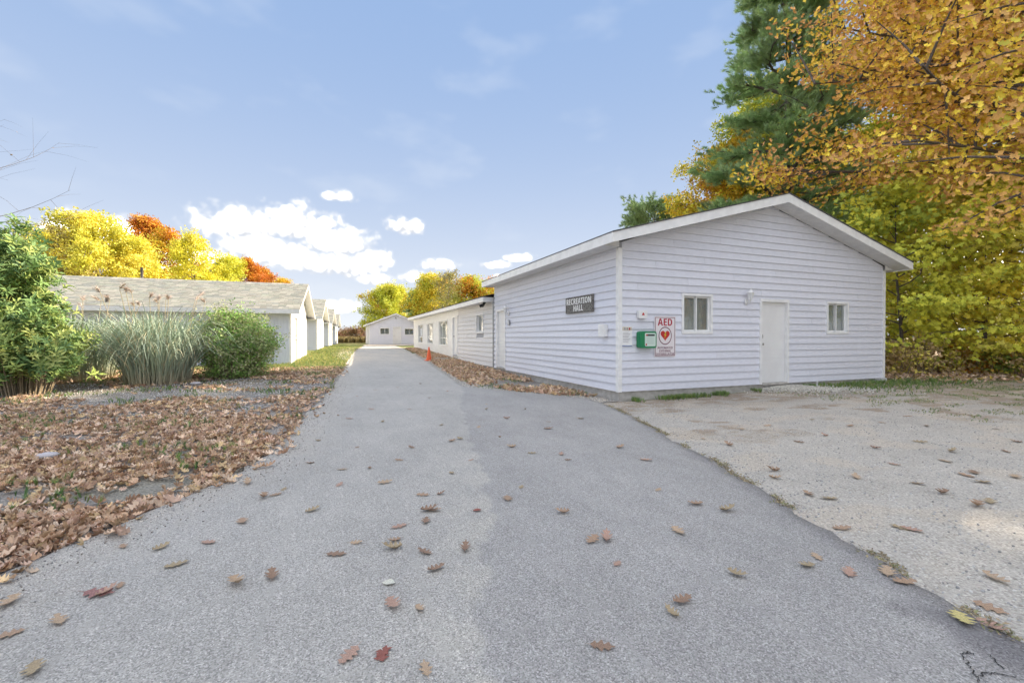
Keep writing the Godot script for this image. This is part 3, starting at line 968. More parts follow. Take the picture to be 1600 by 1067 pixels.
func make_hall() -> void:
	var t := node("recreation_hall", self, Vector3.ZERO)
	tag(t, "pale grey clapboard hall with a low gable and white door", "building")
	var W := HX1 - HX0; var D := HZ0 - HZ1
	var fO := Vector3(HX0, 0, HZ0); var fU := Vector3.RIGHT; var fN := Vector3.BACK
	var w1 := Rect2(7.15 - HX0, 1.43, 0.9, 0.91)
	var w2 := Rect2(11.99 - HX0, 1.44, 0.88, 0.86)
	var dr := Rect2(9.56 - HX0, 0.2, 1.01, 2.09)
	var lO := Vector3(HX0, 0, HZ1); var lU := Vector3.BACK; var lN := Vector3.LEFT
	var ld := Rect2(15.83 - 15.55, 0.24, 0.96, 2.13)
	var st := begin()
	bx(st, HX0 + 0.02, HX1 - 0.02, -0.3, 0.2, HZ0 - 0.16, HZ0 - 0.02)
	bx(st, HX0 + 0.02, HX0 + 0.16, -0.3, 0.2, HZ1 + 0.02, HZ0 - 0.161)
	bx(st, HX1 - 0.16, HX1 - 0.02, -0.3, 0.2, HZ1 + 0.02, HZ0 - 0.161)
	bx(st, HX0 + 0.161, HX1 - 0.161, -0.3, 0.16, HZ1 + 0.02, HZ0 - 0.161)
	build(st, "foundation", M.concrete, t)
	var inset := func(r: Rect2) -> Rect2: return r.grow(-0.01)
	wall_core(t, "wall", fO, fU, fN, W, 0.2, HEAVE + 0.1, [inset.call(w1), inset.call(w2), inset.call(dr)], M.core)
	wall_core(t, "wall", lO, lU, lN, D - 0.121, 0.2, HEAVE, [inset.call(ld)], M.core)
	wall_core(t, "wall", Vector3(HX1, 0, HZ0 - 0.121), Vector3.FORWARD, Vector3.RIGHT, D - 0.242, 0.2, HEAVE, [], M.core)
	wall_core(t, "wall", Vector3(HX1, 0, HZ1), Vector3.LEFT, Vector3.FORWARD, W - 0.121, 0.2, HEAVE, [], M.core)
	gable_core(t, "gable", fO, fU, fN, W, HEAVE + 0.101, HSLOPE, M.core)
	gable_core(t, "gable", Vector3(HX1, 0, HZ1), Vector3.LEFT, Vector3.FORWARD, W, HEAVE + 0.001, HSLOPE, M.core)
	siding(t, fO + fU * 0.055, fU, fN, W - 0.11, 0.2, HEAVE + 0.135, HSLOPE, [Rect2(w1.position - Vector2(0.055, 0), w1.size), Rect2(w2.position - Vector2(0.055, 0), w2.size), Rect2(dr.position - Vector2(0.055, 0.1), dr.size + Vector2(0, 0.1))], 0.166, M.siding, true)
	siding(t, lO, lU, lN, D - 0.055, 0.2, HEAVE - 0.01, 0.0, [Rect2(ld.position - Vector2(0, 0.1), ld.size + Vector2(0, 0.1))], 0.166, M.siding, true)
	siding(t, Vector3(HX1, 0, HZ0 - 0.055), Vector3.FORWARD, Vector3.RIGHT, D - 0.06, 0.2, HEAVE - 0.01, 0.0, [], 0.166, M.siding, false)
	siding(t, Vector3(HX1, 0, HZ1), Vector3.LEFT, Vector3.FORWARD, W, 0.2, HEAVE - 0.01, HSLOPE, [], 0.166, M.siding, false)
	for c in [[HX0, -1.0], [HX1, 1.0]]:
		var ct := begin()
		var x0: float = c[0]; var s: float = c[1]
		bx(ct, minf(x0 - s * 0.055, x0 + s * 0.04), maxf(x0 - s * 0.055, x0 + s * 0.04), 0.19, HEAVE - 0.03, HZ0 + 0.002, HZ0 + 0.04)
		bx(ct, minf(x0, x0 + s * 0.04), maxf(x0, x0 + s * 0.04), 0.19, HEAVE - 0.03, HZ0 - 0.055, HZ0 + 0.0018)
		build(ct, "corner_trim", M.white, t)
	# roof: two slabs, fascia along eaves and rakes, boxed soffit
	var mid := (HX0 + HX1) * 0.5
	var over := 0.45; var z0 := HZ0 + 0.47; var z1 := HZ1 - 0.15
	var tip := HX0 - over
	var apex := 4.76
	var ty := apex - HSLOPE * (mid - tip)
	var roof := node("roof", t)
	for s in [-1.0, 1.0]:
		var r := begin()
		var a := Vector3(mid, apex, z0); var b := Vector3(mid + s * (mid - tip), ty, z0)
		var back := Vector3(0, 0, z1 - z0)
		var up := Vector3(0, 0.022, 0)
		var ex := Vector3(s * 0.025, -0.025 * HSLOPE, 0.02)
		var L := b + ex + up; var Rr := a + Vector3(0, 0, 0.02) + up
		var p := [Rr - up, L - up, L, Rr]
		# slab as six quads
		var q := [Rr - up + back, L - up + back, L + back, Rr + back]
		if s > 0.0:
			quad(r, p[3], p[2], p[1], p[0]); quad(r, q[2], q[3], q[0], q[1]); quad(r, q[3], q[2], p[2], p[3]); quad(r, p[0], p[1], q[1], q[0]); quad(r, p[2], q[2], q[1], p[1])
		else:
			quad(r, p[2], p[3], p[0], p[1]); quad(r, q[3], q[2], q[1], q[0]); quad(r, q[2], q[3], p[3], p[2]); quad(r, p[1], p[0], q[0], q[1]); quad(r, q[2], p[2], p[1], q[1])
		build(r, "roof_slope", M.shingle_dark, roof)
		# rake fascia
		var fd := 0.20
		var rk := begin()
		var u := b - a
		if s > 0.0:
			box(rk, a - Vector3(0, fd, 0.025), u, Vector3(0, fd - 0.001, 0), Vector3(0, 0, 0.025))
		else:
			box(rk, b - Vector3(0, fd, 0.025), -u, Vector3(0, fd - 0.001, 0), Vector3(0, 0, 0.025))
		build(rk, "rake_fascia", M.white, roof)
		# eave fascia
		var ev := begin()
		bx(ev, minf(b.x, b.x + s * 0.02), maxf(b.x, b.x + s * 0.02), b.y - fd, b.y - 0.006, z1, z0 - 0.0)
		build(ev, "eave_fascia", M.white, roof)
		# sloping soffit under the rake, in narrow panels
		var so := begin()
		var n := 46
		for i in n:
			var f0 := float(i) / n; var f1 := (i + 0.92) / n
			var pa := a.lerp(b, f0) - Vector3(0, 0.17, 0.027); var pb := a.lerp(b, f1) - Vector3(0, 0.17, 0.027)
			var dz := Vector3(0, 0, HZ0 + 0.026 - pa.z)
			if s > 0.0: box(so, pa + dz, pb - pa, Vector3(0, 0.012, 0), -dz)
			else: box(so, pb + dz, pa - pb, Vector3(0, 0.012, 0), -dz)
		build(so, "rake_soffit", M.soffit, roof)
		var sk := begin()
		var sa := a - Vector3(0, 0.15, 0.027); var sb := b - Vector3(0, 0.15, 0.027)
		var dz2 := Vector3(0, 0, HZ0 + 0.026 - sa.z)
		if s > 0.0: box(sk, sa + dz2, sb - sa, Vector3(0, 0.01, 0), -dz2)
		else: box(sk, sb + dz2, sa - sb, Vector3(0, 0.01, 0), -dz2)
		build(sk, "soffit_backing", M.soffit, roof)
		# level soffit under the eave
		var es := begin()
		var xin := HX0 - 0.026 if s < 0.0 else HX1 + 0.026
		var m := 60
		for i in m:
			var za := lerpf(z1, HZ0 + 0.02, float(i) / m); var zb := lerpf(z1, HZ0 + 0.02, (i + 0.92) / m)
			bx(es, minf(b.x - s * 0.002, xin), maxf(b.x - s * 0.002, xin), b.y - fd + 0.015, b.y - fd + 0.027, za, zb)
		build(es, "eave_soffit", M.soffit, roof)
		var tr := begin()
		var y0 := b.y - fd + 0.0145
		var wx := absf(xin - b.x) - 0.003
		extrude(tr, PackedVector2Array([Vector2(0, y0), Vector2(-s * wx, y0), Vector2(-s * wx, y0 + HSLOPE * wx + 0.04), Vector2(0, y0 + 0.035)]), Vector3(b.x - s * 0.003, 0, HZ0 + 0.021), Vector3.RIGHT, Vector3.UP, Vector3(0, 0, 0.02))
		build(tr, "soffit_end", M.soffit, roof)
		var eb := begin()
		bx(eb, minf(b.x - s * 0.002, xin), maxf(b.x - s * 0.002, xin), b.y - fd + 0.030, b.y - fd + 0.04, z1, HZ0 + 0.02)
		build(eb, "soffit_backing", M.soffit, roof)
	window(t, fO, fU, fN, w1, 2, true, 0.0, M.curtain)
	window(t, fO, fU, fN, w2, 2, true, 0.0, M.curtain)
	door(t, fO, fU, fN, dr, 0.0)
	door(t, lO, lU, lN, ld, 1.0)

# ------------------------------------------------------------------ annex
func make_annex() -> void:
	var t := node("annex", self, Vector3.ZERO)
	tag(t, "long low white annex with tall triple windows joined behind the hall", "building")
	var X := 5.5; var zn := -15.98; var zf := -35.2
	var O := Vector3(X, 0, zf); var U := Vector3.BACK; var N := Vector3.LEFT
	var L := zn - zf
	var top := 2.72; var y0 := 0.22
	var at := func(za: float, zb: float, ya: float, yb: float) -> Rect2: return Rect2(za - zf, ya, zb - za, yb - ya)
	var wins := [at.call(-33.0, -31.1, 0.92, 2.28), at.call(-29.4, -27.5, 0.90, 2.28), at.call(-25.8, -23.5, 0.87, 2.32)]
	var small: Rect2 = at.call(-18.15, -17.15, 1.52, 2.33)
	var dr: Rect2 = at.call(-22.4, -21.3, 0.42, 2.42)
	var holes := []
	for w: Rect2 in wins + [small, dr]: holes.append(w.grow(-0.01))
	wall_core(t, "wall", O, U, N, L, y0, top, holes, M.core)
	wall_core(t, "wall", Vector3(X + 7.0, 0, zf), Vector3.LEFT, Vector3.FORWARD, 6.879, y0, top, [], M.siding_warm[0])
	wall_core(t, "wall", Vector3(X + 7.0, 0, zn), Vector3.FORWARD, Vector3.RIGHT, L - 0.121, y0, top, [], M.siding_warm[0])
	var f := begin()
	bx(f, X + 0.02, X + 6.98, -0.2, y0 - 0.001, zf + 0.02, zn)
	build(f, "foundation", M.concrete, t)
	var a0 := -21.3 - zf
	siding(t, O + U * (a0 + 0.001), U, N, L - a0 - 0.02, y0, top, 0.0, [Rect2(small.position.x - a0, small.position.y, small.size.x, small.size.y)], 0.186, M.siding_warm, true)
	# smooth panel wall on the far two thirds
	var cuts := [0.0]
	for w: Rect2 in wins:
		cuts.append(w.position.x); cuts.append(w.end.x)
	cuts.append(dr.position.x)
	for i in range(0, cuts.size(), 2):
		var p := begin()
		bar(p, O, U, N, cuts[i] + 0.002, cuts[i + 1] - 0.002, y0, top, 0.001, 0.016)
		build(p, "wall_panel", M.white, t)
	for w: Rect2 in wins:
		for e in [[y0, w.position.y], [w.end.y, top]]:
			var p := begin()
			bar(p, O, U, N, w.position.x, w.end.x, e[0], e[1], 0.001, 0.016)
			build(p, "wall_panel", M.white, t)
	var p2 := begin()
	bar(p2, O, U, N, dr.position.x, dr.end.x, dr.end.y, top, 0.001, 0.016)
	build(p2, "wall_panel", M.white, t)
	var pb := begin()
	bar(pb, O, U, N, dr.position.x, dr.end.x, y0, dr.position.y - 0.02, 0.001, 0.03)
	build(pb, "door_step", M.concrete, t)
	for i in 3:
		window(t, O, U, N, wins[i], 3, false, wins[i].position.y + 0.42, M.blind)
	window(t, O, U, N, small, 2, true, 0.0, M.blind)
	door(t, O, U, N, dr, 0.0, false, false)
	var ct := begin()
	bar(ct, O, U, N, L - 0.018, L + 0.12, y0, top, 0.001, 0.03)
	build(ct, "corner_trim", M.grey_plastic, t)
	# roof
	var roof := node("roof", t)
	var ex := X - 0.42; var ey := 2.88; var rxm := X + 3.5; var ry := ey + 0.24 * (rxm - ex)
	for s in [-1.0, 1.0]:
		var r := begin()
		var xa := ex - 0.02 if s < 0.0 else 2.0 * rxm - ex + 0.02
		var o := Vector3(xa, ey + 0.002, zf - 0.35)
		var dir := Vector3(rxm - xa, ry - ey, 0)
		var len := Vector3(0, 0, zn - zf + 0.34)
		if s < 0.0: box(r, o, dir, Vector3(0, 0.025, 0), len)
		else: box(r, o + dir, -dir, Vector3(0, 0.025, 0), len)
		build(r, "roof_slope", M.shingle_dark, roof)
	var fa := begin()
	bx(fa, ex - 0.001, ex + 0.024, ey - 0.18, ey - 0.004, zf - 0.34, zn - 0.015)
	build(fa, "eave_fascia", M.white, roof)
	var nf := begin()
	bx(nf, ex + 0.0245, X + 0.02, ey - 0.18, ey - 0.004, zn - 0.04, zn - 0.012)
	build(nf, "end_fascia", M.soffit, roof)
	var so := begin()
	bx(so, ex + 0.0245, X + 0.01, ey - 0.165, ey - 0.15, zf - 0.34, zn - 0.041)
	build(so, "eave_soffit", M.soffit, roof)
	var ff := begin()
	extrude(ff, PackedVector2Array([Vector2(0, ey - 0.18), Vector2(2.0 * (rxm - ex), ey - 0.18), Vector2(rxm - ex, ry - 0.01)]), Vector3(ex, 0, zf - 0.12), Vector3.RIGHT, Vector3.UP, Vector3(0, 0, 0.1))
	build(ff, "far_gable", M.white, roof)
	var vp := begin(false)
	tube(vp, PackedVector3Array([Vector3(6.3, ey + 0.2, -18.0), Vector3(6.3, ey + 0.6, -18.0)]), 0.045, 0.045, 10)
	build(vp, "vent_pipe", M.grey_plastic, roof)

# ------------------------------------------------------------------ gabled cottages
func gable_roof(t: Node3D, x0: float, x1: float, z0: float, z1: float, eave: float, slope: float, along_x: bool, over: float, rake: float, cols: Array, seed_: int, near_tiles: bool) -> void:
	var roof := node("roof", t)
	# written for a ridge along x; turned by a basis for a ridge along z
	var B := Basis() if along_x else Basis(Vector3.UP, PI / 2)
	var c := Vector3((x0 + x1) * 0.5, 0, (z0 + z1) * 0.5)
	var half := absf(z1 - z0) * 0.5 if along_x else absf(x1 - x0) * 0.5
	var len := absf(x1 - x0) * 0.5 if along_x else absf(z1 - z0) * 0.5
	var hw := half + over
	var apex := eave + slope * half + 0.16
	var ey := apex - slope * hw
	var T := Transform3D(B, c)
	for s in [-1.0, 1.0]:
		var e := Vector3(-len - rake, ey, s * hw)
		var a := Vector3(2.0 * (len + rake), 0, 0)
		var u := Vector3(0, apex - ey, -s * hw)
		var th := Vector3(0, 0.03, 0)
		var r := begin()
		if s > 0.0: box(r, T * (e - th) + B * u, B * a, B * th, B * (-u))
		else: box(r, T * (e - th), B * a, B * th, B * u)
		build(r, "roof_deck", M.shingle_dark, roof)
		var nrm := Vector3(0, hw, s * (apex - ey)).normalized()
		var S := u.length()
		if near_tiles:
			if s > 0.0: shingles(roof, T * (e + nrm * 0.001), B * Vector3.RIGHT, a.x, B * (u / S), S, B * nrm, cols, seed_)
			else: shingles(roof, T * (e + a + nrm * 0.001), B * Vector3.LEFT, a.x, B * (u / S), S, B * nrm, cols, seed_ + 1)
		var f := begin()
		var fo := Vector3(-len - rake, ey - 0.19, s * hw + (0.001 if s > 0.0 else -0.024))
		box(f, T * fo, B * a, B * Vector3(0, 0.185, 0), B * Vector3(0, 0, 0.023))
		build(f, "eave_fascia", M.white, roof)
		var so := begin()
		var zin := half + 0.02
		box(so, T * Vector3(-len - rake, ey - 0.175, minf(s * hw, s * zin)), B * a, B * Vector3(0, 0.012, 0), B * Vector3(0, 0, hw - zin))
		build(so, "eave_soffit", M.soffit, roof)
		for k in [-1.0, 1.0]:
			var rk := begin()
			var ro := Vector3(k * (len + rake) - (0.0 if k < 0.0 else 0.024), ey - 0.19, s * hw)
			var rd := Vector3(0, apex - ey, -s * hw)
			if s > 0.0: box(rk, T * (ro + rd), B * Vector3(0.024, 0, 0), B * Vector3(0, 0.155, 0), B * (-rd))
			else: box(rk, T * ro, B * Vector3(0.024, 0, 0), B * Vector3(0, 0.155, 0), B * rd)
			build(rk, "rake_fascia", M.white, roof)
			var rs := begin()
			var w := rake - 0.026
			var rso := Vector3(minf(k * (len + rake - 0.025), k * (len + 0.022)), ey - 0.16, s * hw)
			if s > 0.0: box(rs, T * (rso + rd), B * Vector3(rake - 0.047, 0, 0), B * Vector3(0, 0.012, 0), B * (-rd))
			else: box(rs, T * rso, B * Vector3(rake - 0.047, 0, 0), B * Vector3(0, 0.012, 0), B * rd)
			build(rs, "rake_soffit", M.soffit, roof)

func make_end_cottage() -> void:
	var t := node("far_cottage", self, Vector3(6.2, 0.5, -53.4))
	tag(t, "small grey gabled cottage closing the far end of the drive", "building")
	var W := 5.9; var D := 7.5; var E := 2.36; var S := 0.40
	var O := Vector3(-W * 0.5, 0, 0)
	var w1 := Rect2(1.15, 1.15, 1.12, 0.82); var w2 := Rect2(3.95, 1.1, 1.12, 0.82); var dr := Rect2(2.62, 0.02, 0.98, 2.07)
	wall_core(t, "wall", O, Vector3.RIGHT, Vector3.BACK, W, 0.0, E, [w1.grow(-0.01), w2.grow(-0.01), dr.grow(-0.01)], M.core)
	gable_core(t, "gable", O, Vector3.RIGHT, Vector3.BACK, W, E + 0.001, S, M.core)
	wall_core(t, "wall", Vector3(-W * 0.5, 0, -D), Vector3.BACK, Vector3.LEFT, D - 0.121, 0.0, E, [], M.siding[0])
	wall_core(t, "wall", Vector3(W * 0.5, 0, -0.121), Vector3.FORWARD, Vector3.RIGHT, D - 0.121, 0.0, E, [], M.siding[0])
	wall_core(t, "wall", Vector3(W * 0.5 - 0.121, 0, -D), Vector3.LEFT, Vector3.FORWARD, W - 0.242, 0.0, E, [], M.siding[0])
	gable_core(t, "gable", Vector3(W * 0.5, 0, -D), Vector3.LEFT, Vector3.FORWARD, W, E + 0.001, S, M.siding[0])
	siding(t, O + Vector3(0.05, 0, 0), Vector3.RIGHT, Vector3.BACK, W - 0.1, 0.04, E - 0.01, S, [Rect2(w1.position - Vector2(0.05, 0), w1.size), Rect2(w2.position - Vector2(0.05, 0), w2.size), Rect2(dr.position - Vector2(0.05, 0.1), dr.size + Vector2(0, 0.1))], 0.17, M.siding, false)
	for x in [-W * 0.5 - 0.02, W * 0.5 - 0.05]:
		var c := begin()
		bx(c, x, x + 0.07, 0.02, E - 0.03, 0.002, 0.03)
		build(c, "corner_trim", M.white, t)
	window(t, O, Vector3.RIGHT, Vector3.BACK, w1, 2, true)
	window(t, O, Vector3.RIGHT, Vector3.BACK, w2, 2, true)
	door(t, O, Vector3.RIGHT, Vector3.BACK, dr, 0.0, false)
	gable_roof(t, -W * 0.5, W * 0.5, -D, 0.0, E, S, false, 0.28, 0.3, [Color(0.2, 0.2, 0.19), Color(0.16, 0.16, 0.15)], 3, false)
	var l := begin(false)
	lathe(l, Vector3(0, 3.05, 0.09), [[0.0, 0.0], [0.06, 0.02], [0.07, 0.12], [0.03, 0.17], [0.0, 0.18]], 10)
	bx(l, -0.04, 0.04, 3.1, 3.2, 0.025, 0.07)
	build(l, "gable_lamp", M.grey_plastic, t)

func cottage(n: String, at: Vector3, plain_wall: bool, seed_: int) -> Node3D:
	var t := node(n, self, at, -0.041)
	var L := 10.3; var D := 6.1; var E := 2.36; var S := 0.42
	var gO := Vector3(0, 0, 0); var gU := Vector3.FORWARD; var gN := Vector3.RIGHT        # gable towards the drive
	var sO := Vector3(-L, 0, 0); var sU := Vector3.RIGHT; var sN := Vector3.BACK
	var holes := []
	var dr := Rect2(0.95, 0.06, 1.02, 2.06)
	var wa := Rect2(1.0, 1.05, 0.8, 0.95); var wb := Rect2(2.5, 1.05, 0.8, 0.95)
	holes = [dr] if plain_wall else [wa, wb]
	var cut := []
	for h: Rect2 in holes: cut.append(h.grow(-0.01))
	var f := begin()
	bx(f, -L + 0.02, -0.02, -0.3, 0.04, -D + 0.02, -0.02)
	build(f, "foundation", M.concrete, t)
	wall_core(t, "wall", gO, gU, gN, D, 0.04, E, cut, M.core)
	gable_core(t, "gable", gO, gU, gN, D, E + 0.001, S, M.core)
	wall_core(t, "wall", sO, sU, sN, L - 0.121, 0.04, E, [], M.core)
	wall_core(t, "wall", Vector3(-0.121, 0, -D), Vector3.LEFT, Vector3.FORWARD, L - 0.121, 0.04, E, [], M.siding[0])
	wall_core(t, "wall", Vector3(-L, 0, -D + 0.121), Vector3.BACK, Vector3.LEFT, D - 0.242, 0.04, E, [], M.siding[0])
	gable_core(t, "gable", Vector3(-L, 0, -D), Vector3.BACK, Vector3.LEFT, D, E + 0.001, S, M.siding[0])
	if plain_wall:
		var xs := -L
		while xs < -0.05:
			var p := begin()
			var x1 := minf(xs + 1.22, -0.03)
			bx(p, xs + 0.002, x1 - 0.002, 0.02, E - 0.03, 0.001, 0.014)
			build(p, "wall_panel", M.panel, t)  # long side carries its blue shade as colour; the gable stays white
			xs += 1.22
		for e in [[0.03, dr.position.x, 0.02, E], [dr.end.x, D, 0.02, E], [dr.position.x, dr.end.x, dr.end.y, E]]:
			var p := begin()
			bar(p, gO, gU, gN, e[0] + 0.001, e[1] - 0.001, e[2], e[3] - 0.001, 0.001, 0.014)
			build(p, "wall_panel", M.white, t)
		var gp := begin()
		extrude(gp, PackedVector2Array([Vector2(-0.02, E + 0.001), Vector2(D + 0.02, E + 0.001), Vector2(D * 0.5, E + D * 0.5 * S + 0.02)]), gO + gN * 0.001, gU, Vector3.UP, gN * 0.05)
		build(gp, "gable_panel", M.white, t)
		door(t, gO, gU, gN, dr, 1.0, true, false)
	else:
		siding(t, gO + gU * 0.05, gU, gN, D - 0.1, 0.04, E - 0.01, S, [Rect2(wa.position - Vector2(0.05, 0), wa.size), Rect2(wb.position - Vector2(0.05, 0), wb.size)], 0.17, [M.white], false)
		siding(t, sO, sU, sN, L - 0.05, 0.04, E - 0.01, 0.0, [], 0.17, M.siding, false)
		window(t, gO, gU, gN, wa, 2, true)
		window(t, gO, gU, gN, wb, 2, true)
	var c := begin()
	bx(c, -0.05, 0.03, 0.02, E - 0.03, 0.0145, 0.03)
	bx(c, 0.0145, 0.03, 0.02, E - 0.03, -0.05, 0.014)
	build(c, "corner_trim", M.white, t)
	gable_roof(t, -L, 0.0, -D, 0.0, E, S, true, 0.42, 0.42, [Color(0.38, 0.37, 0.32), Color(0.44, 0.43, 0.37), Color(0.34, 0.35, 0.32), Color(0.48, 0.46, 0.40), Color(0.39, 0.405, 0.34)], seed_, true)
	return t

func make_cottages() -> void:
	var a := cottage("cottage", Vector3(-1.95, 0.19, -21.1), true, 301)
	tag(a, "white panelled cottage with pale shingle roof behind the tall grass clump", "building", "cottages in a row beside the drive")
	for v in [[-6.3, 0.62, 0.16, 0.42], [-6.55, -2.9, 0.55, 0.5]]:
		var p := begin(false)
		var y: float = 2.36 + 3.05 * 0.42 + 0.16 - 0.42 * absf(v[1] + 3.05)
		tube(p, PackedVector3Array([Vector3(v[0], y - 0.1, v[1] - 0.6), Vector3(v[0], y + v[3] + 0.1, v[1] - 0.6)]), 0.055, 0.055, 10)
		build(p, "vent_pipe", M.bark, a)
	var b := cottage("cottage", Vector3(-1.45, 0.42, -33.3), false, 401)
	tag(b, "grey clapboard cottage second along the row past the white panelled one", "building", "cottages in a row beside the drive")
	var names := ["grey clapboard cottage third along the row", "grey clapboard cottage last along the row before the open field"]
	for k in 2:
		var c: Node3D = b.duplicate()
		c.name = numbered("cottage")
		add_child(c)
		c.position = Vector3(-0.95 + 0.5 * k, 0.5, -45.5 - 12.2 * k)
		tag(c, names[k], "building", "cottages in a row beside the drive")

# ------------------------------------------------------------------ things on and by the walls
func text_part(parent: Node3D, n: String, txt: String, height: float, at: Vector3, turn: float, mat: Material, squeeze := 1.0, bold := true) -> void:
	var f := SystemFont.new()
	f.font_names = PackedStringArray(["Droid Sans"])
	if bold: f.font_weight = 700
	var tm := TextMesh.new()
	tm.text = txt
	tm.font = f
	tm.font_size = 64
	tm.pixel_size = height / 46.0
	tm.depth = 0.004
	tm.curve_step = 2.0
	var o := mi(n, tm, mat, parent, at)
	o.rotation.y = turn
	o.scale = Vector3(squeeze, 1, 1)

func lantern(called: String, at: Vector3, turn: float, label: String) -> void:
	var t := node(called, self, at, turn)      # faces local +z, wall at z = 0
	tag(t, label, "wall lamp", "white wall lanterns")
	var b := begin(false)
	lathe(b, Vector3.ZERO, [[0.0, 0.0], [0.055, 0.001], [0.055, 0.012], [0.03, 0.028], [0.0, 0.03]], 16)
	var bo := build(b, "back_plate", M.white, t)
	bo.rotation.x = PI / 2
	bo.scale = Vector3(1, 1, 1.35)
	var a := begin(false)
	tube(a, PackedVector3Array([Vector3(0, 0, 0.02), Vector3(0, -0.035, 0.06), Vector3(0, -0.02, 0.11), Vector3(0, 0.045, 0.125)]), 0.012, 0.011, 8)
	build(a, "arm", M.white, t)
	var g := begin(false)
	lathe(g, Vector3(0, 0.05, 0.125), [[0.035, 0.0], [0.06, 0.09], [0.06, 0.15]], 8)
	build(g, "lamp_glass", M.lamp_glass, t)
	var c := begin(false)
	lathe(c, Vector3(0, 0.035, 0.125), [[0.0, 0.0], [0.03, 0.0], [0.04, 0.012], [0.0, 0.014]], 8)
	for k in 6:
		var q := TAU * k / 6
		tube(c, PackedVector3Array([Vector3(cos(q) * 0.037, 0.05, 0.125 + sin(q) * 0.037), Vector3(cos(q) * 0.062, 0.14, 0.125 + sin(q) * 0.062), Vector3(cos(q) * 0.062, 0.2, 0.125 + sin(q) * 0.062)]), 0.006, 0.006, 5)
	build(c, "cage", M.white, t)
	var cap := begin(false)
	lathe(cap, Vector3(0, 0.198, 0.125), [[0.0, 0.0], [0.078, 0.0], [0.07, 0.015], [0.03, 0.07], [0.012, 0.085], [0.02, 0.105], [0.006, 0.125], [0.0, 0.14]], 14)
	build(cap, "cap", M.white, t)

func rounded(w: float, h: float, r: float, n := 5) -> PackedVector2Array:
	var p := PackedVector2Array()
	for q in [[w / 2 - r, h / 2 - r, 0.0], [-w / 2 + r, h / 2 - r, 90.0], [-w / 2 + r, -h / 2 + r, 180.0], [w / 2 - r, -h / 2 + r, 270.0]]:
		for i in n + 1:
			var a := deg_to_rad(q[2] + 90.0 * i / n)
			p.append(Vector2(q[0] + cos(a) * r, q[1] + sin(a) * r))
	return p

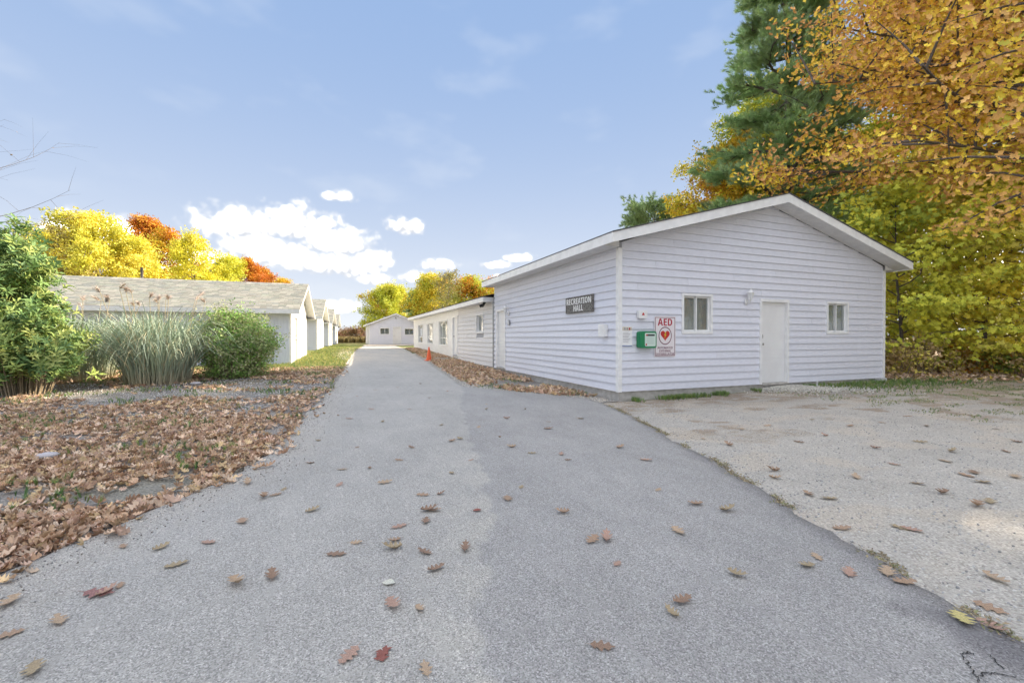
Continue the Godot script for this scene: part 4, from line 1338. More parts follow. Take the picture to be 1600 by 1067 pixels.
func make_wall_things() -> void:
	var zf := HZ0 + 0.035
	var xw := HX0 - 0.035
	# carved name board on the side wall
	var s := node("name_board", self, Vector3(xw, 2.15, -9.42), -PI / 2)
	s.scale = Vector3(0.93, 0.87, 1.0)
	tag(s, "weathered dark wooden name board with white RECREATION HALL letters", "sign")
	var b := begin()
	bx(b, -0.66, 0.66, -0.2, 0.0, 0.001, 0.03)
	bx(b, -0.66, 0.66, 0.004, 0.2, 0.001, 0.03)
	build(b, "board", M.old_wood, s)
	var fr := begin()
	ring(fr, Vector3.ZERO, Vector3.RIGHT, Vector3.BACK, Rect2(-0.69, -0.23, 1.38, 0.46), 0.028, 0.0, 0.04)
	build(fr, "edge_strip", M.old_wood, s)
	text_part(s, "lettering", "RECREATION", 0.165, Vector3(-0.02, 0.095, 0.033), 0.0, M.white, 0.92)
	text_part(s, "lettering", "HALL", 0.165, Vector3(-0.03, -0.1, 0.033), 0.0, M.white, 0.92)
	# white cover box on the side wall near the corner
	var e := node("electrical_box", self, Vector3(xw, 1.5, -8.33), -PI / 2)
	tag(e, "small white electrical box on the side wall near the corner", "box")
	var eb := begin()
	bx(eb, -0.12, 0.12, -0.13, 0.13, 0.001, 0.07)
	build(eb, "body", M.white, e)
	var el := begin()
	bx(el, -0.128, 0.10, -0.138, 0.138, 0.0705, 0.088)
	build(el, "lid", M.white, e)
	# bell box above the defibrillator cabinet
	var al := node("alarm_box", self, Vector3(6.04, 1.84, zf), 0.0)
	tag(al, "small white alarm box with a red bell mark above the green cabinet", "alarm")
	var ab := begin()
	extrude(ab, rounded(0.22, 0.17, 0.025), Vector3(0, 0, 0.001), Vector3.RIGHT, Vector3.UP, Vector3(0, 0, 0.075))
	build(ab, "body", M.white, al)
	var am := begin()
	extrude(am, PackedVector2Array([Vector2(-0.035, -0.02), Vector2(0.035, -0.02), Vector2(0.02, 0.02), Vector2(0, 0.04), Vector2(-0.02, 0.02)]), Vector3(0, 0.0, 0.0765), Vector3.RIGHT, Vector3.UP, Vector3(0, 0, 0.002))
	build(am, "bell_mark", M.red, al)
	# paper notice
	var no := node("notice_sheet", self, Vector3(5.68, 1.37, zf), 0.0)
	tag(no, "white paper notice with a blue foot strip beside the corner trim", "notice")
	var nb := begin()
	bx(nb, -0.13, 0.13, -0.21, 0.21, 0.001, 0.004)
	build(nb, "sheet", M.white, no)
	var nh := begin()
	bx(nh, -0.12, 0.12, 0.12, 0.2, 0.0042, 0.0052)
	build(nh, "header_band", M.cream, no)
	for k in 3:
		var q := begin()
		bx(q, -0.075 + k * 0.06, -0.04 + k * 0.06, 0.135, 0.185, 0.0054, 0.0062)
		build(q, "pictogram", M.print_red if k == 2 else M.print_grey, no)
	for k in 7:
		var q := begin()
		var wd := 0.09 + 0.03 * ((k * 5) % 3) * 0.5
		bx(q, -0.11, -0.11 + wd * 1.6, 0.075 - k * 0.032, 0.084 - k * 0.032, 0.0042, 0.005)
		build(q, "text_line", M.print_grey, no)
	var nf := begin()
	bx(nf, -0.125, 0.125, -0.207, -0.193, 0.0042, 0.0052)
	build(nf, "foot_strip", M.blue, no)
	# green cabinet
	var g := node("defibrillator_cabinet", self, Vector3(6.13, 1.3, zf), 0.0)
	g.scale = Vector3(0.9, 0.92, 0.78)
	tag(g, "green rounded defibrillator cabinet with a pale front label", "cabinet")
	var gb := begin()
	extrude(gb, rounded(0.46, 0.38, 0.05), Vector3(0, 0, 0.001), Vector3.RIGHT, Vector3.UP, Vector3(0, 0, 0.08))
	build(gb, "back_shell", M.green, g)
	var gd := begin()
	extrude(gd, rounded(0.47, 0.39, 0.055), Vector3(0, 0, 0.086), Vector3.RIGHT, Vector3.UP, Vector3(0, 0, 0.09))
	build(gd, "lid", M.green, g)
	var gp := begin()
	extrude(gp, rounded(0.31, 0.31, 0.03), Vector3(0.05, 0, 0.1765), Vector3.RIGHT, Vector3.UP, Vector3(0, 0, 0.004))
	var panel := build(gp, "label", M.pale_green, g)
	var gs := begin()
	bx(gs, -0.06, 0.175, 0.085, 0.125, 0.181, 0.1825)
	build(gs, "print_bar", M.dark, panel)
	var gr := begin()
	bx(gr, -0.085, -0.05, -0.135, -0.09, 0.181, 0.1825)
	bx(gr, -0.075, -0.035, 0.088, 0.122, 0.1828, 0.184)
	build(gr, "red_mark", M.red, panel)
	for k in 4:
		var q := begin()
		bx(q, -0.05, 0.15, 0.05 - k * 0.045, 0.056 - k * 0.045, 0.181, 0.1822)
		build(q, "text_line", M.print_grey, panel)
	# sign
	var a := node("defibrillator_sign", self, Vector3(6.68, 1.365, zf), 0.0)
	tag(a, "white AED sign with a red heart in a ring", "sign")
	var p := begin()
	extrude(p, rounded(0.58, 0.89, 0.03), Vector3(0, 0, 0.001), Vector3.RIGHT, Vector3.UP, Vector3(0, 0, 0.006))
	build(p, "plate", M.sign_white, a)
	var bd := begin()
	ring(bd, Vector3.ZERO, Vector3.RIGHT, Vector3.BACK, Rect2(-0.27, -0.425, 0.54, 0.85), 0.012, 0.0072, 0.0085)
	build(bd, "border", M.print_plum, a)
	text_part(a, "lettering", "AED", 0.155, Vector3(0, 0.315, 0.009), 0.0, M.print_red, 0.98)
	var cr := begin()
	for k in 40:
		var t0 := TAU * k / 40; var t1 := TAU * (k + 1) / 40
		var o := Vector3(0, 0.02, 0.0085)
		var d0 := Vector3(cos(t0) * 0.95, sin(t0) * 1.05, 0); var d1 := Vector3(cos(t1) * 0.95, sin(t1) * 1.05, 0)
		quad(cr, o + d1 * 0.168, o + d0 * 0.168, o + d0 * 0.188, o + d1 * 0.188)
	build(cr, "circle_line", M.print_plum, a)
	var hp := PackedVector2Array()
	for k in 40:
		var t := TAU * k / 40
		hp.append(Vector2(16.0 * pow(sin(t), 3.0), 13.0 * cos(t) - 5.0 * cos(2 * t) - 2.0 * cos(3 * t) - cos(4 * t)) * 0.0078)
	var he := begin()
	extrude(he, hp, Vector3(0, 0.035, 0.0075), Vector3.RIGHT, Vector3.UP, Vector3(0, 0, 0.0015))
	build(he, "heart", M.red, a)
	var bo := begin()
	extrude(bo, PackedVector2Array([Vector2(0.012, 0.075), Vector2(-0.035, -0.002), Vector2(-0.006, -0.002), Vector2(-0.022, -0.075), Vector2(0.035, 0.018), Vector2(0.006, 0.018), Vector2(0.035, 0.075)]), Vector3(0, 0.03, 0.0092), Vector3.RIGHT, Vector3.UP, Vector3(0, 0, 0.0015))
	build(bo, "lightning_bolt", M.bolt, a)
	text_part(a, "lettering", "AUTOMATED", 0.052, Vector3(0, -0.245, 0.009), 0.0, M.print_plum, 1.0, false)
	text_part(a, "lettering", "EXTERNAL", 0.052, Vector3(0, -0.315, 0.009), 0.0, M.print_plum, 1.0, false)
	text_part(a, "lettering", "DEFIBRILLATOR", 0.052, Vector3(0, -0.385, 0.009), 0.0, M.print_plum, 0.98, false)
	lantern("wall_lantern", Vector3(9.1, 2.2, zf), 0.0, "white wall lantern beside the front door of the hall")
	lantern("wall_lantern", Vector3(xw, 2.16, -14.25), -PI / 2, "white wall lantern beside the side door of the hall")
	var ib := node("intercom_box", self, Vector3(xw, 1.86, -14.2), -PI / 2)
	tag(ib, "small grey box under the lantern on the side wall", "box")
	var i0 := begin()
	bx(i0, -0.07, 0.07, -0.09, 0.09, 0.001, 0.04)
	build(i0, "body", M.grey_plastic, ib)
	var i1 := begin()
	bx(i1, -0.04, 0.04, -0.06, 0.06, 0.0405, 0.048)
	build(i1, "cover", M.white, ib)
	# floodlight under the annex eave
	var fl := node("floodlight", self, Vector3(5.3, 2.714, -16.5))
	tag(fl, "dark twin floodlight under the annex eave", "floodlight")
	var f0 := begin(false)
	lathe(f0, Vector3(0, -0.05, 0), [[0.0, 0.0], [0.06, 0.0], [0.06, 0.045], [0.0, 0.05]], 12)
	build(f0, "base", M.dark, fl)
	for k in [-1.0, 1.0]:
		var h := begin(false)
		var d := Vector3(-0.6, -0.45, k * 0.55).normalized()
		var o := Vector3(0, -0.05, k * 0.03)
		tube(h, PackedVector3Array([o, o + d * 0.08, o + d * 0.09, o + d * 0.2]), 0.03, 0.062, 10)
		build(h, "lamp_head", M.dark, fl)
	# small white stake in the grass by the front door
	var k := node("marker_stake", self, Vector3(11.15, gy(11.15, -7.5), -7.5))
	tag(k, "short white stake standing in the grass by the door", "stake")
	var k0 := begin(false)
	tube(k0, PackedVector3Array([Vector3(0, -0.05, 0), Vector3(0.004, 0.06, 0), Vector3(0.01, 0.14, 0.004)]), 0.016, 0.015, 8)
	build(k0, "shaft", M.white, k)
	var k1 := begin(false)
	tube(k1, PackedVector3Array([Vector3(0.01, 0.14, 0.004), Vector3(0.011, 0.165, 0.005)]), 0.02, 0.018, 8)
	build(k1, "stake_cap", M.white, k)
	# splash block at the hall's far corner
	var sp := begin()
	bx(sp, 14.1, 14.36, gy(14.2, -7.7), gy(14.2, -7.7) + 0.12, -7.86, -7.7)
	tag(build(sp, "concrete_block", M.concrete_pale, self), "pale concrete block under the hall's woodland corner", "block")
	# cone
	var cx := 3.98; var cz := -21.0
	var co := node("traffic_cone", self, Vector3(cx, gy(cx, cz) + 0.022, cz), 0.2)
	tag(co, "orange traffic cone at the end of the concrete walk", "cone")
	var cb := begin()
	extrude(cb, rounded(0.36, 0.36, 0.05), Vector3(0, 0.0, 0), Vector3.RIGHT, Vector3.FORWARD, Vector3(0, 0.03, 0))
	build(cb, "base", M.orange, co)
	var cc := begin(false)
	lathe(cc, Vector3.ZERO, [[0.135, 0.03], [0.13, 0.045], [0.03, 0.64], [0.026, 0.65], [0.0, 0.65]], 24)
	build(cc, "body", M.orange, co)

# ------------------------------------------------------------------ trees
func at_px(u: float, d: float) -> Vector3:       # a spot on the ground at bearing u and depth d
	var t := (u - 800.0) / 690.0
	var x := d * (0.36488 + t * 0.93106); var z := d * (-0.93106 + t * 0.36488)
	return Vector3(x, gy(x, z), z)

func make_trees() -> void:
	var oak := leaf_oak(6, 3, 0.35)
	var maple := leaf_maple(0.5)
	var far_clump := leaf_clump(12, 0.36, 0.22, 0.075, 21)
	var mid_clump := leaf_clump(9, 0.22, 0.15, 0.055, 22)
	var tuft := pine_tuft(42, 5)
	var YEL := [Color(0.80, 0.65, 0.07), Color(0.84, 0.74, 0.14), Color(0.70, 0.67, 0.10), Color(0.78, 0.72, 0.13)]
	var YGR := [Color(0.60, 0.64, 0.08), Color(0.72, 0.70, 0.08), Color(0.48, 0.56, 0.09), Color(0.80, 0.74, 0.08)]
	var ORA := [Color(0.58, 0.18, 0.03), Color(0.66, 0.26, 0.03), Color(0.70, 0.36, 0.04), Color(0.48, 0.15, 0.03)]
	var OAK := [Color(0.766, 0.410, 0.099), Color(0.858, 0.570, 0.077), Color(0.719, 0.388, 0.132), Color(0.900, 0.684, 0.077), Color(0.812, 0.479, 0.154), Color(0.650, 0.593, 0.088)]
	var MIX := [Color(0.68, 0.33, 0.04), Color(0.74, 0.52, 0.05), Color(0.64, 0.57, 0.05), Color(0.46, 0.48, 0.06)]
	var PIN := [Color(0.260, 0.403, 0.169), Color(0.312, 0.468, 0.195), Color(0.390, 0.533, 0.234), Color(0.325, 0.455, 0.234)]
	var back := "autumn trees in a row behind the cottages"
	# row behind the cottages
	var rows := [
		["pale yellow slender tree beside the green shrub, behind the cottage roof", 88, 38, 10.2, 3.0, [Color(0.84, 0.70, 0.22), Color(0.80, 0.68, 0.30), Color(0.74, 0.66, 0.18)], 1300, 3],
		["broad bright yellow tree behind the cottage roof with the vent pipes", 150, 40, 11.7, 3.9, YEL, 2300, 5],
		["yellow tree filling in under the orange crown behind the cottage roof", 212, 43, 10.4, 2.9, YEL, 1500, 7],
		["tall rust orange tree rising behind the yellow ones", 222, 56, 16.6, 3.6, ORA, 2200, 9],
		["rust and gold tree between the orange crown and the yellow-green tree", 266, 56, 14.4, 3.4, [ORA[1], ORA[2], MIX[1], MIX[2]], 1800, 11],
		["yellow-green tree with a loose top behind the middle of the ridge", 308, 52, 13.2, 2.8, [YGR[1], YGR[3], YEL[1]], 1300, 13],
		["low round yellow-green tree over the right part of the roof ridge", 348, 62, 12.4, 3.4, YGR, 1700, 15],
		["orange tree near the gable end of the first cottage", 386, 72, 13.6, 3.4, ORA, 2200, 17],
		["small russet tree next to last in the row behind the cottages", 414, 82, 13.8, 3.2, [ORA[0], ORA[2], MIX[3]], 2400, 19],
		["smallest russet tree at the far end of the row behind the cottages", 440, 88, 12.8, 2.4, [ORA[1], MIX[1], MIX[3]], 1800, 21]]
	for e in rows:
		tree("autumn_tree", e[0], back, at_px(e[1], e[2]), {h = e[3], r = e[4], cb = 0.16, palette = e[5], n = e[6], seed = e[7], mesh = far_clump, size = 1.0, cluster = 0.42, bark = M.bark_pale if e[7] < 8 else M.bark, limbs = 26, subs = 5, up = 0.4})
	# beyond the far cottage and the annex
	var mid := "autumn trees beyond the annex"
	tree("autumn_tree", "round gold and rust maple behind the far gabled cottage", mid, at_px(607, 68), {h = 8.3, r = 3.8, cb = 0.12, palette = [YEL[1], YGR[0], YGR[1], ORA[2]], n = 3400, seed = 31, mesh = far_clump, size = 0.95, cluster = 0.4, limbs = 30, subs = 6, up = 0.4})
	tree("autumn_tree", "gold and orange maple over the annex roof next to the spruce", mid, at_px(676, 56), {h = 8.3, r = 3.1, cb = 0.12, palette = [MIX[1], YGR[0], YEL[0], YGR[1]], n = 2800, seed = 33, mesh = far_clump, size = 0.9, cluster = 0.4, limbs = 26, subs = 6, up = 0.4})
	tree("autumn_tree", "thin half-bare pale tree in front of the gold maples over the annex", mid, at_px(697, 46), {h = 7.6, r = 2.3, cb = 0.2, palette = [Color(0.42, 0.36, 0.14), Color(0.40, 0.40, 0.10)], n = 650, seed = 35, mesh = mid_clump, size = 0.9, cluster = 0.25, limbs = 26, subs = 7, bark = M.bark_pale, tr = 0.10, rise = 1.0})
	tree("autumn_tree", "yellow-green and orange maple over the annex roof nearest the hall eave", mid, at_px(738, 50), {h = 7.1, r = 3.0, cb = 0.12, palette = [YGR[1], MIX[0], YGR[0], YGR[2]], n = 2800, seed = 37, mesh = far_clump, size = 0.85, cluster = 0.4, limbs = 26, subs = 6, up = 0.4})
	tree("autumn_tree", "russet tree just showing over the far end of the hall eave", mid, at_px(786, 52), {h = 7.6, r = 2.6, cb = 0.15, palette = ORA, n = 2600, seed = 38, mesh = far_clump, size = 0.8, cluster = 0.4, limbs = 22, subs = 6, up = 0.4})
	tree("spruce_tree", "dark narrow spruce between the two gold maples", mid, at_px(650, 62), {h = 7.4, r = 1.8, cb = 0.08, shape = "cone", palette = PIN, n = 2400, seed = 39, mesh = tuft, size = 0.55, cluster = 0.12, limbs = 50, subs = 5, pine = true, leafmat = M.needle, rise = 0.05})
	# scrub at the field edge
	for k in 7:
		var u := 530.0 + k * 8.5
		tree("field_shrub", ["low dark field shrub beside the last cottage", "second low field shrub from the last cottage", "third field shrub from the last cottage, in the gap", "fourth field shrub in the gap, reddish and bare", "fifth field shrub in the gap, wide and reddish", "sixth field shrub, bare and near the far cottage", "field shrub touching the corner of the far cottage"][k], "shrubs at the field edge", at_px(u, 84.0 + 5.0 * (k % 3)), {h = 1.6 + 0.7 * (k % 3) + (1.0 if k > 2 else 0.0), r = 1.5, cb = 0.1, stems = 4, palette = [Color(0.22, 0.12, 0.07), Color(0.30, 0.17, 0.09), Color(0.26, 0.2, 0.08)], n = 160 + 130 * (k % 2), seed = 50 + k, mesh = mid_clump, size = 1.2, cluster = 0.3, limbs = 20, subs = 5, rise = 0.9, category = "shrub"})
	print("far trees ", Time.get_ticks_msec())
	# woodland beside the hall
	var wood := "woodland trees beside the hall"
	tree("pine_tree", "tall dark green pine rising behind the hall roof", wood, at_px(1225, 22), {h = 25.0, r = 4.0, cb = 0.2, shape = "cone", palette = PIN + [Color(0.22, 0.30, 0.12)], n = 15000, seed = 61, mesh = tuft, size = 0.42, cluster = 0.2, limbs = 84, subs = 8, pine = true, leafmat = M.needle, rise = 0.22, tr = 0.3, flat = 0.35})
	tree("pine_tree", "distant feathery pine top over the middle of the hall roof", wood, at_px(1018, 46), {h = 14.2, r = 4.0, cb = 0.45, shape = "spread", palette = [Color(0.26, 0.37, 0.17), Color(0.31, 0.43, 0.2), Color(0.22, 0.32, 0.15)], n = 3600, seed = 63, mesh = tuft, size = 0.6, cluster = 0.22, limbs = 36, subs = 6, pine = true, leafmat = M.needle, rise = 0.5})
	tree("woodland_tree", "orange and yellow maple at the hall side of the woods", wood, at_px(1140, 29), {h = 14.0, r = 3.8, cb = 0.2, palette = MIX, n = 9000, seed = 65, mesh = mid_clump, size = 1.0, cluster = 0.35, limbs = 34, subs = 7, up = 0.5})
	tree("woodland_tree", "yellow-green tree just behind the tall pine", wood, at_px(1185, 30), {h = 18.5, r = 3.6, cb = 0.2, palette = YGR, n = 7000, seed = 66, mesh = mid_clump, size = 1.0, cluster = 0.35, limbs = 34, subs = 7, up = 0.5})
	tree("oak_tree", "big russet oak reaching its branches over the hall roof", wood, Vector3(21.9, 0.05, -5.7), {h = 19.0, r = 9.2, cb = 0.27, shape = "dome", palette = OAK, n = 52000, seed = 67, mesh = oak, size = 0.165, cluster = 0.30, limbs = 46, subs = 13, up = 0.3, open = Vector3(-0.9, 0.0, 0.8), rise = 0.12, flat = 0.45, tr = 0.30, face = PI * 1.06})
	var young := [
		["young yellow maple leaning at the hall's woodland corner", 1412, 15.6, 6.4, 2.6, YGR, 71],
		["young yellow maple with a dark trunk in the middle of the wood edge", 1478, 16.6, 7.4, 3.0, YEL, 72],
		["bright yellow maple with low layered branches", 1540, 15.4, 7.0, 3.0, [YEL[1], YGR[1], YGR[3]], 73],
		["yellow maple cut off by the edge of the picture", 1608, 15.0, 7.6, 3.0, [YEL[1], YEL[0], YGR[3]], 74],
		["tall yellow maple deeper in the wood behind the leaning one", 1440, 21.0, 10.0, 3.4, YEL, 75],
		["tall yellow-green maple deeper in the wood behind the layered one", 1520, 21.5, 11.0, 3.6, YGR, 76],
		["tall yellow maple deeper in the wood at the picture edge", 1590, 21.0, 11.0, 3.6, YEL, 77]]
	for e in young:
		tree("maple_tree", e[0], wood, at_px(e[1], e[2]), {h = e[3], r = e[4], cb = 0.07, palette = e[5], n = 5600, seed = e[6], mesh = maple, leafmat = M.leaf_maple, size = 0.19, cluster = 0.26, limbs = 30, subs = 8, up = 0.9, open = Vector3(-0.8, 0.0, 1.0), flat = 0.22, rise = 0.25, tr = 0.075})
	var deep := [[1395, 27, 15.0, YGR], [1300, 30, 16.0, YGR]]
	var deepl := ["tall yellow-green tree deep in the wood near the hall corner", "yellow-green tree deep behind the hall ridge"]
	for k in deep.size():
		tree("woodland_tree", deepl[k], wood, at_px(deep[k][0], deep[k][1]), {h = deep[k][2], r = 4.4, cb = 0.12, palette = deep[k][3], n = 3600, seed = 81 + k, mesh = mid_clump, size = 1.15, cluster = 0.4, limbs = 32, subs = 7, up = 0.5})
	# unseen woodland beside the lot, out of the frame, placed to shade the foreground
	var side := [[26.5, -1.5, 17.0], [27.5, 4.5, 17.5], [24.5, 9.5, 16.0], [32.0, -5.0, 19.0], [35.0, 0.0, 19.0]]
	side += [[33.0, -14.5, 24.0], [30.5, -11.0, 22.0]]  # high crowns placed to keep sun patches off the drive
	for k in side.size():
		tree("woodland_tree", "unseen mixed autumn tree beside the gravel lot, outside the picture, placed to shade it" if k < 5 else "tall high-crowned tree behind the yellow maples, placed to shade the drive", wood, Vector3(side[k][0], 0.0, side[k][1]), {h = side[k][2], r = 4.8, cb = 0.14 if k < 5 else 0.56, palette = [MIX, YGR, OAK][k % 3], n = 8000, seed = 91 + k, mesh = mid_clump, size = 1.2, cluster = 0.42, limbs = 32, subs = 7, up = 0.5})
	# bare twigs reaching in over the green shrub
	tree("bare_tree", "leafless tree with thin twigs above the green shrub", "", at_px(-95, 11.5), {h = 6.6, r = 3.6, cb = 0.45, palette = [Color(0.3, 0.2, 0.1)], n = 30, seed = 99, mesh = maple, size = 0.07, cluster = 0.1, limbs = 14, subs = 7, rise = 0.6, tr = 0.035})

# ------------------------------------------------------------------ shrubs and tall grasses
func bush(called: String, label: String, base: Vector3, h: float, rx_: float, stems: int, n: int, mesh: Mesh, size: float, palette: Array, seed_: int, bare := 0.12, up := 0.4, upright := false) -> void:
	var r := RandomNumberGenerator.new(); r.seed = seed_
	var t := node(called, self, base)
	tag(t, label, "shrub", "shrubs beside the drive")
	var st := begin(false)
	var tips := PackedVector3Array(); var dirs := PackedVector3Array()
	for i in stems:
		var a := r.randf() * TAU
		var q := sqrt(r.randf())
		var b := Vector3(cos(a) * q * rx_ * 0.42, -0.05, sin(a) * q * rx_ * 0.42)
		var e := Vector3(cos(a) * q * rx_ * 0.95, h * (1.0 - 0.42 * q * q) * r.randf_range(0.72, 1.02), sin(a) * q * rx_ * 0.95)
		var pts := PackedVector3Array()
		for k in 5:
			var f := k / 4.0
			pts.append(b.lerp(e, f) + Vector3(r.randfn(), 0, r.randfn()) * 0.04 * f + Vector3.UP * sin(f * PI) * 0.1 * h * q)
		tube(st, pts, 0.014, 0.004, 4)
		for k in 12:
			var f := lerpf(bare, 1.0, pow(r.randf(), 0.8))
			var fi := minf(f * 4.0, 3.999)
			tips.append(pts[int(fi)].lerp(pts[int(fi) + 1], fi - int(fi)))
			dirs.append((pts[int(fi) + 1] - pts[int(fi)]).normalized())
	build(st, "stems", M.twig, t)
	var tf := []; var cols := PackedColorArray()
	for i in n:
		var k := r.randi() % tips.size()
		var out := Vector3(tips[k].x, 0, tips[k].z).normalized() * 0.05
		var o := tips[k] + Vector3(r.randfn(), r.randfn() * 0.8, r.randfn()) * 0.17 + out
		o.y = maxf(o.y, 0.06)
		var b: Basis
		if upright:
			var y := (dirs[k] + Vector3(r.randfn(), r.randfn() * 0.5, r.randfn()) * 0.5 + out * 8.0).normalized()
			var x := y.cross(Vector3(r.randfn(), r.randfn(), r.randfn())).normalized()
			b = Basis(x, y, x.cross(y)).scaled(Vector3.ONE * size * r.randf_range(0.7, 1.25))
		else:
			b = rand_basis(r, up, size * r.randf_range(0.7, 1.25))
		tf.append(Transform3D(b, o))
		var c: Color = palette[r.randi() % palette.size()]
		var v := r.randf_range(0.75, 1.25)
		cols.append(Color(c.r * v, c.g * v, c.b * v))
	tag(many("foliage", mesh, M.leaf, t, tf, cols), "", "", "", "stuff")

func tall_grass(label: String, base: Vector3, h: float, spread: float, n: int, plumes: int, seed_: int) -> void:
	var r := RandomNumberGenerator.new(); r.seed = seed_
	var t := node("tall_grass_clump", self, base)
	tag(t, label, "ornamental grass", "tall ornamental grasses")
	var st := begin(false)
	for i in n:
		var a := r.randf() * TAU
		var q := sqrt(r.randf())
		var b := Vector3(cos(a) * q * spread * 0.36, -0.03, sin(a) * q * spread * 0.36)
		var d := Vector3(cos(a) * (0.4 + 0.6 * q) + r.randfn() * 0.85, 0, sin(a) * (0.4 + 0.6 * q) + r.randfn() * 0.85)
		var lean := r.randf_range(0.1, 0.8) * spread * 0.62
		var hh := h * r.randf_range(0.55, 1.02)
		var droop := r.randf_range(0.0, 0.7) * hh * (0.35 + 0.7 * q)
		var w := r.randf_range(0.006, 0.014)
		var green := Color(0.32, 0.42, 0.31).lerp(Color(0.50, 0.58, 0.45), r.randf())
		if r.randf() < 0.13: green = Color(0.60, 0.54, 0.36)
		var straw := Color(0.56, 0.48, 0.33)
		var side := d.cross(Vector3.UP).normalized()
		if r.randf() < 0.5: side = Vector3(r.randfn(), 0, r.randfn()).normalized()
		var prev := PackedVector3Array()
		var pc := green
		for k in 8:
			var f := k / 7.0
			var p := b + d * lean * pow(f, 1.35) + Vector3.UP * (hh * sin(f * PI * 0.5) - droop * pow(f, 3.5))
			var ww := w * (1.0 - pow(f, 2.5)) + 0.001
			var cur := PackedVector3Array([p - side * ww, p + side * ww])
			var c := straw.lerp(green, ss(0.03, 0.2, f))
			if k:
				st.set_color(pc); st.add_vertex(prev[0])
				st.set_color(c); st.add_vertex(cur[0])
				st.set_color(c); st.add_vertex(cur[1])
				st.set_color(pc); st.add_vertex(prev[0])
				st.set_color(c); st.add_vertex(cur[1])
				st.set_color(pc); st.add_vertex(prev[1])
			prev = cur
			pc = c
	build(st, "blades", M.blade, t)
	for i in plumes:
		var s := begin(false)
		var a := r.randf() * TAU
		var q := sqrt(r.randf())
		var b := Vector3(cos(a) * q * spread * 0.3, 0, sin(a) * q * spread * 0.3)
		var top := b + Vector3(cos(a) * q * spread * 0.42, h * r.randf_range(1.0, 1.18), sin(a) * q * spread * 0.42)
		var bend := Vector3(r.randfn(), 0, r.randfn()) * 0.12
		s.set_color(Color(0.40, 0.33, 0.2))
		tube(s, PackedVector3Array([b, b.lerp(top, 0.6), top, top + Vector3.UP * 0.1 + bend * 0.5]), 0.008, 0.004, 4)
		for k in 60:
			var f := r.randf()
			var p := top + (Vector3.UP * 0.1 + bend * 0.5) * f
			var d := (Vector3(r.randfn(), 0.6 + r.randf() * 1.4, r.randfn()) + bend * 9.0).normalized()
			var L := r.randf_range(0.10, 0.22)
			var w := d.cross(Vector3(r.randfn(), r.randfn(), r.randfn())).normalized() * 0.007
			var c := Color(0.44, 0.34, 0.30).lerp(Color(0.64, 0.54, 0.46), r.randf())
			s.set_color(c)
			tri(s, p - w, p + d * L + Vector3.DOWN * 0.03, p + w)
		build(s, "plume", M.dry, t)

func make_shrubs() -> void:
	var whorl := leaf_whorl(9, 0.17, 0.026, 4)
	var small := leaf_clump(9, 0.09, 0.062, 0.021, 6, 1.0)
	var GRN := [Color(0.17, 0.28, 0.10), Color(0.23, 0.36, 0.12), Color(0.32, 0.40, 0.11), Color(0.20, 0.32, 0.14)]
	bush("leafy_shrub", "tall dark green long-leaved shrub cut off by the picture edge", at_px(-14, 10.6), 4.45, 1.5, 60, 3400, whorl, 1.0, GRN + [Color(0.36, 0.42, 0.13)], 201, 0.25, 0.4, true)
	bush("leafy_shrub", "lower spreading long-leaved shrub with pale bare stems at its foot", at_px(34, 10.0), 2.1, 1.0, 70, 1500, whorl, 0.95, GRN + [Color(0.32, 0.42, 0.13), Color(0.38, 0.43, 0.14)], 203, 0.3, 0.4, true)
	bush("leafy_shrub", "round small-leaved green shrub beside the cottage wall", at_px(368, 13.9), 2.35, 1.22, 110, 5600, small, 1.0, [Color(0.24, 0.42, 0.11), Color(0.30, 0.50, 0.12), Color(0.42, 0.48, 0.20), Color(0.36, 0.41, 0.19), Color(0.50, 0.50, 0.28)], 205, 0.05, 0.4)
	tall_grass("big blue-green tall grass clump between the two shrubs", at_px(246, 12.4), 2.2, 2.05, 2300, 12, 211)
	tall_grass("second tall grass clump half hidden behind the lower shrub", at_px(128, 13.0), 2.1, 1.9, 1800, 8, 213)
	# woodland edge
	var clump := leaf_clump(7, 0.16, 0.11, 0.04, 8)
	var woody := [[1402, 14.6, 1.5, "dark bare shrub against the hall's woodland corner"], [1438, 14.9, 1.9, "twiggy shrub at the wood edge below the leaning maple"], [1490, 15.2, 1.2, "low brown shrub at the wood edge"], [1520, 15.0, 1.1, "low orange-tinged shrub at the wood edge"], [1556, 14.6, 1.4, "green-tinged shrub at the wood edge"], [1598, 14.2, 1.3, "brown shrub at the wood edge by the picture edge"]]
	for k in woody.size():
		var e: Array = woody[k]
		var pal := [Color(0.50, 0.36, 0.18), Color(0.72, 0.62, 0.14), Color(0.56, 0.42, 0.2)]
		if k == 3: pal = [Color(0.55, 0.22, 0.03), Color(0.5, 0.3, 0.05)]
		if k == 4: pal = [Color(0.22, 0.30, 0.06), Color(0.45, 0.40, 0.06)]
		bush("woodland_shrub", e[3], at_px(e[0], e[1]), e[2] * 0.8, 0.8, 22, 150, clump, 1.0, pal, 220 + k, 0.1, 0.5)

